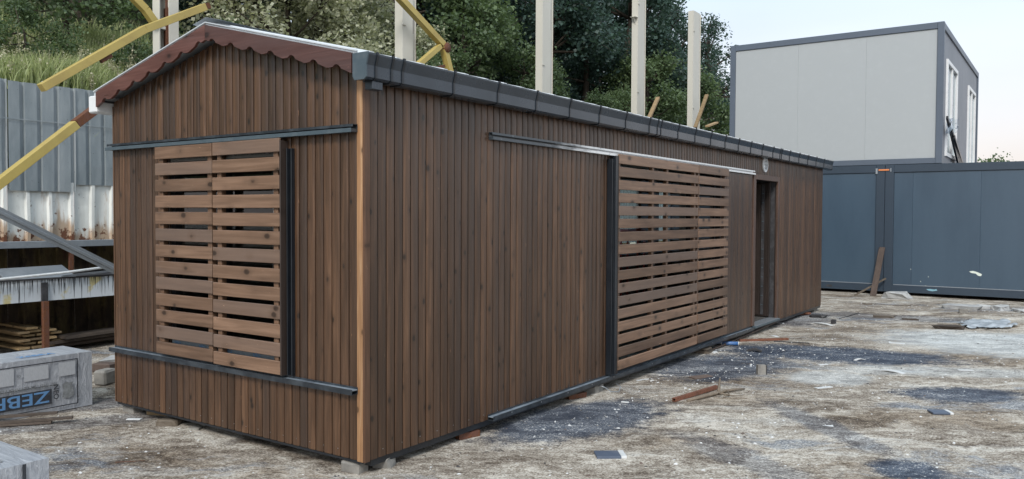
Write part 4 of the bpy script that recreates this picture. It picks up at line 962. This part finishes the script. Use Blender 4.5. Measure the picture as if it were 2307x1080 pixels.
# first column is an open box of two channels
e = empty('steel_column', (CX, 3.03, GZ), 'cream box-shaped steel column crossed by the upper yellow beam', 'column', 'cream steel columns of the dismantled hall')
MB().box(CX-.1, CX+.06, 2.88, 2.90, GZ, 9, .002).box(CX-.1, CX-.09, 2.9005, 3.02, GZ, 9).build('shaft', MT['cream'], e)
MB().box(CX-.1, CX+.08, 3.0205, 3.18, GZ, 9, .004).build('flange', MT['cream'], e)
for z in (3.2, 3.75, 4.28, 4.8, 5.3, 5.9): MB().box(CX-.089, CX+.058, 2.9007, 3.0195, z, z+.04).build('stiffener', MT['cream'], e)
MB().box(CX-.05, CX+.075, 3.0202, 3.0204, 3.7, 4.6).box(CX+.05, CX+.062, 2.985, 3.0195, 3.9, 9).build('rust_strip', MT['rust'], e)
column(8.15, 10, 1.25, 'cream steel column beside the bent yellow Y-shaped brace')
column(13.22, 12, 1.55, 'cream steel column rising behind the middle of the roof, third from the left', ((8.6, -1),))
column(18.49, 12.5, 1.75, 'cream steel column second from the right', ((7.5, -1),))
column(22.81, 8.6, 2.1, 'shortest cream steel column nearest the pale upper container, with three brackets', ((8.5, 1), (6.75, 1), (5.0, 1)))
YL = MT['yellow']
YG = 'yellow roof members of the dismantled hall'
def member(pts, w, h, name, lab, mat=None, grp=YG):
    m = MB()
    for a, b in zip(pts[:-1], pts[1:]): m.bar(a, b, w, h, (1, 0, 0), .004)
    return tag(m.build(name, mat or YL, None, org=pts[0]), lab, 'steel member', grp)
YX = -6.2
member([(YX, .05, 1.64), (YX, 1.30, 2.72)], .10, .14, 'yellow_member', 'lower left yellow steel member rising to the cabin\'s left eave')
o = member([(YX, 1.305, 2.727), (YX, 1.60, 2.975)], .10, .12, 'brown_member_end', 'brown bare end of the lower left yellow member at the eave', MT['rust'])
YX = -6.6
o = member([(YX, 1.10, 3.17), (YX, 2.45, 4.14)], .10, .12, 'yellow_member', 'upper left yellow steel member crossing the box-shaped column')
tag(o, kind=None)
m = MB().bar((YX, 2.452, 4.138), (YX, 3.38, 4.635), .10, .12, (1, 0, 0), .004).build('upper_length', YL, o)
MB().bar((YX, 3.385, 4.638), (YX, 3.45, 4.672), .08, .09, (1, 0, 0)).build('rusty_end', MT['rust'], o)
MB().bar((YX, 1.84, 3.615), (YX, 1.98, 3.715), .06, .05, (1, 0, 0)).build('lug', MT['rust'], o)
member([(-6.95, 1.95, 5.05), (-6.95, 2.68, 4.50), (-6.95, 2.82, 4.34)], .10, .10, 'yellow_member', 'short yellow steel member falling into the box-shaped column from the left')
YX = -6.6
o = member([(YX, 7.0, 5.95), (YX, 8.80, 5.03), (YX, 9.06, 4.40)], .12, .13, 'yellow_brace', 'bent yellow brace right of the second cream column')
MB().bar((YX, 8.70, 4.99), (YX, 7.75, 4.30), .10, .11, (1, 0, 0), .004).build('strut', YL, o)
MB().tube([(YX-.02, 8.86, 4.98), (YX+.08, 8.86, 4.98)], .10, 12).build('rusty_joint', MT['rust'], o)
MB().bar((YX-.05, 8.85, 4.62), (YX-.05, 8.0, 4.32), .05, .14, (1, 0, 0)).build('brown_plate', MT['rust'], o)
member([(-6.6, 18.3, 4.45), (-6.6, 19.0, 5.22)], .06, .12, 'timber_prop', 'pale timber prop right of the second cream column from the right', MT['raw'], None)
member([(-6.5, 21.7, 4.55), (-6.5, 22.7, 5.75)], .06, .12, 'timber_prop', 'pale timber prop leaning across the shortest column', MT['raw'], None)
member([(-6.6, 23.0, 4.72), (-6.6, 23.9, 4.93)], .06, .14, 'timber_offcut', 'short orange-yellow timber lying level behind the far roof edge', MT['raw'], None)
hollow('rust_knob', (-6.6, 12.55, 3.97), (-6.55, 12.75, 3.97), .12, .12, MT['rust'], 'small rusty round end just left of the third cream column at the roof edge', 'steel piece') if False else None

# ------------------------------------------------------------------ containers
def container(x0, x1, y0, y1, z0, z1, fm, panels, name, label, grp, rail=.17, post=.18, brail=.16, front_x=None, sidemat=None, pmat=None, open_side=False):
    e = empty(name, ((x0+x1)/2, (y0+y1)/2, z0), label, 'container', grp)
    for (px, py) in ((x0, y0), (x1-post, y0), (x0, y1-post), (x1-post, y1-post)):
        MB().box(px, px+post, py, py+post, z0, z1, .006).build('corner_post', fm, e)
    for z, h, nm in ((z0, brail, 'bottom_rail'), (z1-rail, rail, 'top_rail')):
        MB().box(x0+post+.0005, x1-post-.0005, y0+.006, y0+.12, z+.002, z+h-.001, .004).build(nm, fm, e)
        MB().box(x0+post+.0005, x1-post-.0005, y1-.12, y1-.006, z+.002, z+h-.001, .004).build(nm, fm, e)
        MB().box(x1-.12, x1-.006, y0+post+.0005, y1-post-.0005, z+.002, z+h-.001, .004).build(nm, fm, e)
        MB().box(x0+.006, x0+.12, y0+post+.0005, y1-post-.0005, z+.002, z+h-.001, .004).build(nm, fm, e)
    xs_ = [x0+post+.001]+list(panels)+[x1-post-.001]
    for a, b in zip(xs_[:-1], xs_[1:]): MB().box(a+.0004, b-.0004, y0+.035, y0+.085, z0+brail+.001, z1-rail-.001, .003).build('panel', pmat, e)
    MB().box(x0+post+.001, x1-post-.001, y1-.09, y1-.04, z0+brail+.001, z1-rail-.001).build('panel', pmat, e)
    MB().box(x0+.04, x0+.09, y0+post+.001, y1-post-.001, z0+brail+.001, z1-rail-.001).build('panel', pmat, e)
    MB().box(x0+.13, x1-.13, y0+.13, y1-.13, z1-.05, z1-.004).build('roof', fm, e)
    MB().box(x0+.13, x1-.13, y0+.13, y1-.13, z0+.05, z0+.1).build('floor', fm, e)
    return e
YC = 15.8
c1 = container(-3.24, .352, YC, YC+2.45, -.03, 2.795, MT['contf'], (-2.3, -1.15), 'blue_container', 'left of the two adjoining blue-grey containers, partly behind the cabin', 'blue-grey ground level containers', pmat=MT['cont'])
c2 = container(.358, 6.4, YC, YC+2.45, -.03, 2.795, MT['contf'], (.92, 2.22, 3.45, 4.7, 5.6), 'blue_container', 'right of the two adjoining blue-grey containers, running out of the frame', 'blue-grey ground level containers', pmat=MT['cont'])
# panel seams on the ground container on c1/c2 sides toward +X are hidden; side wall panel anyway
for c_, xx in ((c1, .352), (c2, 6.4)): MB().box(xx-.09, xx-.04, YC+.19, YC+2.26, .135, 2.62).build('panel', MT['cont'], c_)
MB().box(.22, .44, YC-.02, YC-.001, 2.665, 2.70, .004).build('joint_clamp', MT['orange'], c2)
MB().box(.16, .20, YC-.014, YC-.001, 2.60, 2.72, .002).box(.46, .485, YC-.014, YC-.001, 2.64, 2.72, .002).build('joint_plate', MT['galv'], c2)
poly([(0, .03), (.07, .045), (.13, .03), (.20, .0), (.24, -.02), (.22, -.06), (.17, -.055), (.12, -.01), (.04, .0)], .002, (2.03, YC+.0335, .46), (1, 0, 0), (0, 0, 1), 'paint_smear', MT['mark'], c2)
poly([(0, .02), (.08, .03), (.16, .02), (.20, .035), (.22, .0), (.12, -.02), (.05, -.01)], .002, (1.22, YC+.0045, .05), (1, 0, 0), (0, 0, 1), 'paint_smear', MT['marklt'], c2)
for (x, z) in ((1.25, .33), (1.1, .22), (1.2, .13), (.9, .48)): MB().box(x, x+.012, YC+.032, YC+.0345, z, z+.02).build('paint_fleck', MT['mark'], c2)
for (x, z) in ((3.1, .02), (3.25, .03)): MB().box(x, x+.05, YC+.003, YC+.0055, z, z+.02).build('paint_fleck', MT['mark'], c2)
MB().box(-.86, -.74, YC+.002, YC+.0055, .02, .065).build('forklift_slot', MT['darkbit'], c1)
for c_, xa, xb in ((c1, -3.05, .15), (c2, .56, 6.2)): MB().box(xa, xb, YC+.012, YC+.034, .131, .143).build('rail_flashing', MT['galv'], c_)
up_ = container(-3.22, 1.475, YC, YC+7.6, 2.80, 5.83, MT['upf'], (-1.585, -.085), 'pale_container', 'pale grey two-window container stacked on top of the blue ones', None, pmat=MT['uppanel'], rail=.14, post=.13, brail=.12)
# its right-hand side: wall panels round two windows
sx0, sx1 = 1.475-.09, 1.475-.04; wz0, wz1 = 3.0, 5.15
wins = [(16.55, 18.45), (20.95, 22.75)]
ya = YC+.131; yb = YC+7.6-.131
edges = [(ya, wins[0][0]), (wins[0][1], 19.7), (19.705, wins[1][0]), (wins[1][1], yb)]
for a, b in edges: MB().box(sx0, sx1, a, b-.003, 2.921, 5.689, .002).build('panel', MT['upside'], up_)
for a, b in wins:
    MB().box(sx0, sx1, a, b-.003, wz1, 5.689).build('panel', MT['upside'], up_)
    MB().box(sx0, sx1, a, b-.003, 2.921, wz0).build('panel', MT['upside'], up_)
    t = .09; mid = (a+b)/2
    f = MB().box(1.40, 1.475, a, a+t, wz0, wz1, .004).box(1.40, 1.475, b-t-.003, b-.003, wz0, wz1, .004).box(1.40, 1.475, a+t, b-t-.003, wz0, wz0+t, .004).box(1.40, 1.475, a+t, b-t-.003, wz1-t, wz1, .004).box(1.40, 1.465, mid-.05, mid+.05, wz0+t, wz1-t, .004).build('window', MT['white_pl'], up_)
    MB().box(1.42, 1.428, a+t, mid-.05, wz0+t, wz1-t).build('pane', MT['glass'], f); MB().box(1.42, 1.428, mid+.05, b-t-.003, wz0+t, wz1-t).build('pane', MT['glass'], f)
# black bars leaning on the window and film
for k in range(4):
    y0 = 16.05+k*.10; o = MB().bar((1.56, y0+2.2+.25*k, 2.80), (1.53+.02*k, y0+.25*k*.6, 3.80-.12*k), .045, .07).build('dark_profile', MT['black'], None)
    tag(o, ['first', 'second', 'third', 'last'][k]+' dark metal profile from the left leaning at the upper container\'s near window', 'profile', 'dark profiles leaning at the upper window')
n = 9; V = []; F = []
for i in range(n):
    for j in range(n): a = i/(n-1)*5; V.append((1.60+.09*math.cos(a)+random.uniform(-.04, .04), 16.15+.22*math.sin(a)+j*.06+random.uniform(-.04, .04), 3.45+j*.05+random.uniform(-.04, .04)))
for i in range(n-1):
    for j in range(n-1): F.append((i*n+j, (i+1)*n+j, (i+1)*n+j+1, i*n+j+1))
m = MB(); m.add(V, F); tag(m.build('plastic_wrap', MT['film'], None), 'crumpled clear plastic wrapped round the top of the dark profiles', 'plastic wrap')
# plank and thin brace leaning on the container
tag(MB().bar((.235, 15.35, GZ), (.33, 15.76, .96), .13, .03, bev=.003).build('leaning_plank', MT['plank'], None, org=(.235, 15.35, GZ)), 'brown plank leaning upright against the blue container near the joint', 'plank')
tag(MB().bar((-.10, 15.15, GZ+.01), (.42, 15.72, .27), .03, .03).build('thin_brace', MT['oldwood'], None), 'thin stick propped diagonally behind the foot of the leaning plank', 'stick')

# ------------------------------------------------------------------ vegetation
def np_mesh(name, V, F, mat, vals=None, smooth=False):
    me = bpy.data.meshes.new(name); nv, nf = len(V), len(F); k = F.shape[1]
    me.vertices.add(nv); me.vertices.foreach_set('co', V.astype(np.float32).ravel()); me.loops.add(nf*k); me.loops.foreach_set('vertex_index', F.astype(np.int32).ravel())
    me.polygons.add(nf); me.polygons.foreach_set('loop_start', np.arange(0, nf*k, k, dtype=np.int32)); me.polygons.foreach_set('loop_total', np.full(nf, k, dtype=np.int32))
    me.update(calc_edges=True)
    if vals is not None: a = me.attributes.new('v', 'FLOAT', 'FACE'); a.data.foreach_set('value', vals.astype(np.float32))
    me.materials.append(mat); return me
def leaves(centers, spread, per, size, mat, name='crown', droop=.2):
    C = np.repeat(centers, per, 0); n = len(C)
    P = C+rng.normal(0, 1, (n, 3))*spread
    N = rng.normal(0, 1, (n, 3)); N[:, 2] = np.abs(N[:, 2])+.35; N /= np.linalg.norm(N, axis=1)[:, None]
    T = rng.normal(0, 1, (n, 3)); T[:, 2] -= droop; T -= N*(T*N).sum(1)[:, None]; T /= np.linalg.norm(T, axis=1)[:, None]; B = np.cross(N, T)
    s = size*rng.uniform(.6, 1.35, (n, 1)); w = s*rng.uniform(.28, .42, (n, 1))
    V = np.stack([P-T*s*.5, P+B*w-N*w*.2, P+T*s*.5, P-B*w-N*w*.2], 1).reshape(-1, 3); F = np.arange(n*4).reshape(n, 4)
    return np_mesh(name, V, F, mat, rng.uniform(0, 1, n))
def tree_proto(seed, H, rad, mat, leafs, lobes=16, clus=46, per=9, base=.25, flat=1.0):
    rr = random.Random(seed); m = MB(); cents = []
    top = Vector((rr.uniform(-.3, .3), rr.uniform(-.3, .3), H*.82))
    tp = [Vector((0, 0, -.5))]+[Vector((top.x*t+rr.uniform(-.12, .12), top.y*t+rr.uniform(-.12, .12), top.z*t)) for t in (.2, .4, .6, .8, 1)]
    r0 = H*.022; m.tube(tp, [r0*1.3, r0, r0*.85, r0*.65, r0*.4, r0*.15], 8)
    for k in range(lobes):
        t = rr.uniform(base, 1); ang = k*2.4+rr.uniform(-.4, .4); st = tp[1+min(4, int(t*5*.8))]
        wid = rad*(math.sin(math.pi*min(1, (t*.85+.12)))**.7)*rr.uniform(.45, 1.0)
        c = Vector((math.cos(ang)*wid, math.sin(ang)*wid, H*(t*.86+.06))); lr = rad*rr.uniform(.24, .42)
        mid = (st+c)/2+Vector((rr.uniform(-.2, .2), rr.uniform(-.2, .2), -.15)); m.tube([st, mid, c], [r0*.4, r0*.25, r0*.06], 6)
        for q in range(5):
            e_ = c+Vector((rr.gauss(0, 1), rr.gauss(0, 1), rr.gauss(0, .7)))*lr*.6; m.tube([mid.lerp(c, .6), c.lerp(e_, .5)+Vector((0, 0, .05)), e_], [r0*.10, r0*.06, r0*.02], 4)
        for q in range(clus):
            d = Vector((rr.gauss(0, 1), rr.gauss(0, 1), rr.gauss(0, 1))).normalized()*lr*(rr.random()**.45)
            d.z *= .75*flat; cents.append(c+d)
    tm = m.mesh('trunk', MT['bark'])
    cm = leaves(np.array([tuple(c) for c in cents]), leafs*1.15, per, leafs, mat)
    return tm, cm
PR = {}
PR['d1'] = tree_proto(1, 8.0, 2.6, MT['leaf_dark'], .16, 22, 60, 11)
PR['d2'] = tree_proto(2, 9.0, 2.9, MT['leaf_dark'], .17, 24, 60, 11, base=.1)
PR['d3'] = tree_proto(3, 7.0, 2.3, MT['leaf_dark'], .15, 18, 60, 11, base=.1)
PR['m1'] = tree_proto(4, 5.0, 1.9, MT['leaf_mid'], .14, 18, 50, 10, base=.1)
PR['m2'] = tree_proto(5, 3.4, 1.5, MT['leaf_mid'], .11, 16, 50, 10, base=.02)
PR['p1'] = tree_proto(6, 5.2, 2.3, MT['leaf_pale'], .095, 26, 60, 13, base=.1)
PR['p2'] = tree_proto(7, 4.4, 1.9, MT['leaf_pale'], .09, 22, 60, 13, base=.05)
PR['s1'] = tree_proto(8, 1.9, 1.25, MT['leaf_mid'], .075, 16, 50, 10, base=.02)
PR['lo'] = tree_proto(9, 9.5, 2.3, MT['leaf_dark'], .15, 26, 20, 9, base=.3)
# broad bases that tell trees apart: (proto, x, y, scale, label)
def tree(pk, x, y, s, label, grp, z=None, name='tree', rz=None, sz=1.0):
    tm, cm = PR[pk]; zz = hz(x, y)-.1 if z is None else z
    e = empty(name, (x, y, zz), label, 'bush' if name == 'bush' else 'tree', grp, random.uniform(0, 6.28) if rz is None else rz); e.scale = (s, s, s*sz)
    for nm, me in (('trunk', tm), ('crown', cm)):
        o = bpy.data.objects.new(nm, me); COL.objects.link(o); o.parent = e
    return e
FG = 'dark trees of the hillside wood'
rows = []
for r_, (x, st, a, b) in enumerate([(-13.5, 3.1, 5.0, 45), (-17.5, 3.6, 1, 47), (-22, 4.2, 2, 48), (-27.5, 4.6, 4, 50), (-33, 5.2, 6, 52)]):
    y = a
    while y < b:
        rows.append((r_, x+random.uniform(-1, 1), y+random.uniform(-.8, .8))); y += st*random.uniform(.85, 1.15)
FR = [(300, 'left of the box-shaped column'), (560, 'above the gable ridge'), (790, 'above the right gable slope'), (960, 'behind the second cream column'), (1080, 'just right of the yellow brace'),
      (1190, 'left of the third cream column'), (1280, 'behind the third cream column'), (1360, 'midway between third and fourth column'), (1420, 'left of the fourth cream column'), (1490, 'right of the fourth cream column'),
      (1540, 'left of the shortest column'), (1590, 'behind the shortest column'), (1630, 'right of the shortest column'), (9999, 'touching the pale container')]
def photo_x(x, y, z):
    d = Vector((x, y, z))-M.translation; return 1153.5+1831.7*d.dot(r2)/d.dot(fw)
for r_, x, y in rows:
    s = random.uniform(.82, 1.12)*(1.0 if y < 26 else 1.0-.008*(y-26)); pk = random.choice(['d1', 'd2', 'd3', 'd1', 'd2'])
    if y > 20 and r_ == 0: pk = random.choice(['d3', 'd1', 'lo'])
    fl = 'dark green front-row tree of the wood, '+next(t for q, t in FR if photo_x(x, y, 9) < q)
    tree(pk, x, y, s, (fl, 'dark green tree in the second row of the hillside wood', 'dark green tree deep in the hillside wood', 'dark green tree deep in the hillside wood', 'dark green tree at the back of the hillside wood')[r_], FG)
PG = 'pale olive trees above the roof ridge'
for x, y, s, lb, pk in [(-10.3, 8.0, 1.0, 'pale olive tree highest above the right gable slope', 'p1'), (-10.8, 9.7, 1.0, 'pale olive tree above the roof, left of the second cream column', 'p1'), (-10.0, 11.3, .85, 'pale olive tree right behind the bent yellow brace', 'p2'),
                        (-9.6, 9.2, .6, 'low pale olive bush just above the roof edge, left of the second cream column', 'p2')]:
    tree(pk, x, y, s, lb, PG, z=hz(x, y)-(1.5 if s > .7 else .7))
for x, y, s, lb, pk, zz in [(-10.0, 3.2, .55, 'mid green bush above the grassy bank at upper left', 'm1', None), (-10.3, 14.2, .85, 'light green tree left of the third cream column', 'm1', None), (-9.6, 15.9, .8, 'light green tree right of the third cream column', 'm2', None),
                            (-9.4, 17.0, .7, 'low light green bush right of the third cream column at the roof edge', 'm2', None), (-9.2, 12.2, .6, 'feathery green bush left of the third cream column at the roof edge', 'm2', None), (-9.2, 11.0, .55, 'feathery green bush just right of the yellow brace', 'm2', None),
                            (-9.5, 20.5, .55, 'small green bush at the foot of the second column from the right', 'm2', None), (-11.0, 27.5, .95, 'mid green tree right of the shortest cream column', 'm1', None), (-10.5, 31, 1.0, 'mid green tree touching the left edge of the pale container', 'm1', None), (-10.4, 24.5, .7, 'green bush behind the shortest cream column', 'm2', None)]:
    tree(pk, x, y, s, lb, None, name='bush' if 'bush' in lb else 'tree')
tree('lo', -11.5, 35.5, .92, 'sparse airy tree against the sky left of the pale container', None)
tree('lo', -12.5, 33.0, .9, 'sparse airy tree against the sky right of the shortest column', None)
for x, s, lb in [(-1.4, .9, 'distant green tree at the left of the gap beside the upper container'), (-.1, .78, 'distant green tree in the middle of the gap beside the upper container'), (1.4, .86, 'distant green tree at the right edge of the photo')]:
    tree('m1', x*1.0, 60+x, s*1.5, lb, 'distant trees right of the upper container', z=-.5)
# small feathery shrubs at the bank top
for i, (x, y) in enumerate([(-9.3, 2.2), (-8.9, 4.2), (-9.6, 5.6), (-11.2, 1.2)]):
    tree('s1', x, y, .55+.1*(i % 3), ('small shrub in the tall grass above the fence at left', 'small shrub behind the yellow member in the tall grass', 'small shrub just above the left roof slope', 'small shrub at the top left corner of the bank')[i], None, name='bush')

# meadow grass on the bank (nobody could count it)
def grass():
    N = 42000
    x = -7.66-np.abs(rng.normal(0, 1.9, N)); y = rng.uniform(-2.5, 9.5, N); k = (x > -13); x = x[k]; y = y[k]; N = len(x)
    z = np.array([hz(a, b) for a, b in zip(x, y)])-.03; h = rng.uniform(.12, .42, N)*(1+.5*np.sin(x*2.1+y)*np.cos(y*1.7)); a = rng.uniform(0, 6.28, N); w = rng.uniform(.006, .013, N)
    lean = rng.normal(0, .28, (N, 2))*h[:, None]
    b0 = np.stack([x-np.cos(a)*w, y-np.sin(a)*w, z], 1); b1 = np.stack([x+np.cos(a)*w, y+np.sin(a)*w, z], 1)
    m0 = np.stack([x+lean[:, 0]*.4-np.cos(a)*w*.8, y+lean[:, 1]*.4-np.sin(a)*w*.8, z+h*.6], 1); m1 = np.stack([x+lean[:, 0]*.4+np.cos(a)*w*.8, y+lean[:, 1]*.4+np.sin(a)*w*.8, z+h*.6], 1)
    t = np.stack([x+lean[:, 0], y+lean[:, 1], z+h], 1); t2 = t+np.array([.002, 0, 0])
    V = np.stack([b0, b1, m0, m1, t, t2], 1).reshape(-1, 3); i = np.arange(N)*6; F = np.concatenate([np.stack([i, i+1, i+3, i+2], 1), np.stack([i+2, i+3, i+5, i+4], 1)])
    vals = np.tile(rng.uniform(0, 1, N), 2)
    o = bpy.data.objects.new('meadow_grass', np_mesh('meadow_grass', V, F, MT['grass'], vals)); COL.objects.link(o); tag(o, 'tall grass covering the bank above the corrugated fence', kind='stuff')
    # seed stalks and white umbels
    N = 620; c = []; st = MB()
    for _ in range(N):
        xx = -7.7-abs(random.gauss(0, 1.3)); yy = random.uniform(-1.5, 7); zz = hz(xx, yy); hh = random.uniform(.18, .38)*(1.7 if random.random() < .12 else 1)
        lx, ly = random.gauss(0, .06), random.gauss(0, .06); st.tube([(xx, yy, zz), (xx+lx, yy+ly, zz+hh)], .004, 3, cap=False)
        for q in range(7): c.append((xx+lx*(.55+q*.08)+random.gauss(0, .01), yy+ly*(.55+q*.08)+random.gauss(0, .01), zz+hh*(.55+q*.075)))
    for _ in range(1500):
        xx = -7.7-abs(random.gauss(0, 1.4)); yy = random.uniform(-1.5, 6); c.append((xx, yy, hz(xx, yy)+random.uniform(.15, .42)))
    st_o = st.build('seed_stalks', MT['seed'], None); tag(st_o, 'dry seed stalks standing above the meadow grass', kind='stuff')
    o = bpy.data.objects.new('seed_heads', leaves(np.array(c), .014, 3, .032, MT['seed'], 'seed_heads')); COL.objects.link(o); tag(o, 'pale seed heads and small flowers in the meadow grass', kind='stuff')
grass()
# creeper-wrapped sapling at the far top left
m = MB().tube([(-9.2, .75, hz(-9.2, .75)), (-9.2, .82, hz(-9.2, .75)+.5), (-9.15, 1.05, 5.6)], [.03, .025, .012], 6)
e = empty('sapling', (-9.2, .75, hz(-9.2, .75)), 'thin leaning sapling with yellowish creeper at the top left corner', 'tree')
m.build('trunk', MT['bark'], e)
cc = np.array([(-9.18+random.gauss(0, .05), .8+.2*t+random.gauss(0, .05), hz(-9.2, .75)+.2+t*1.1) for t in np.linspace(0, 1, 60)])
o = bpy.data.objects.new('creeper', leaves(cc, .05, 7, .06, MT['leaf_pale'], 'creeper')); COL.objects.link(o); o.parent = e; o.location = -WL[e.name]
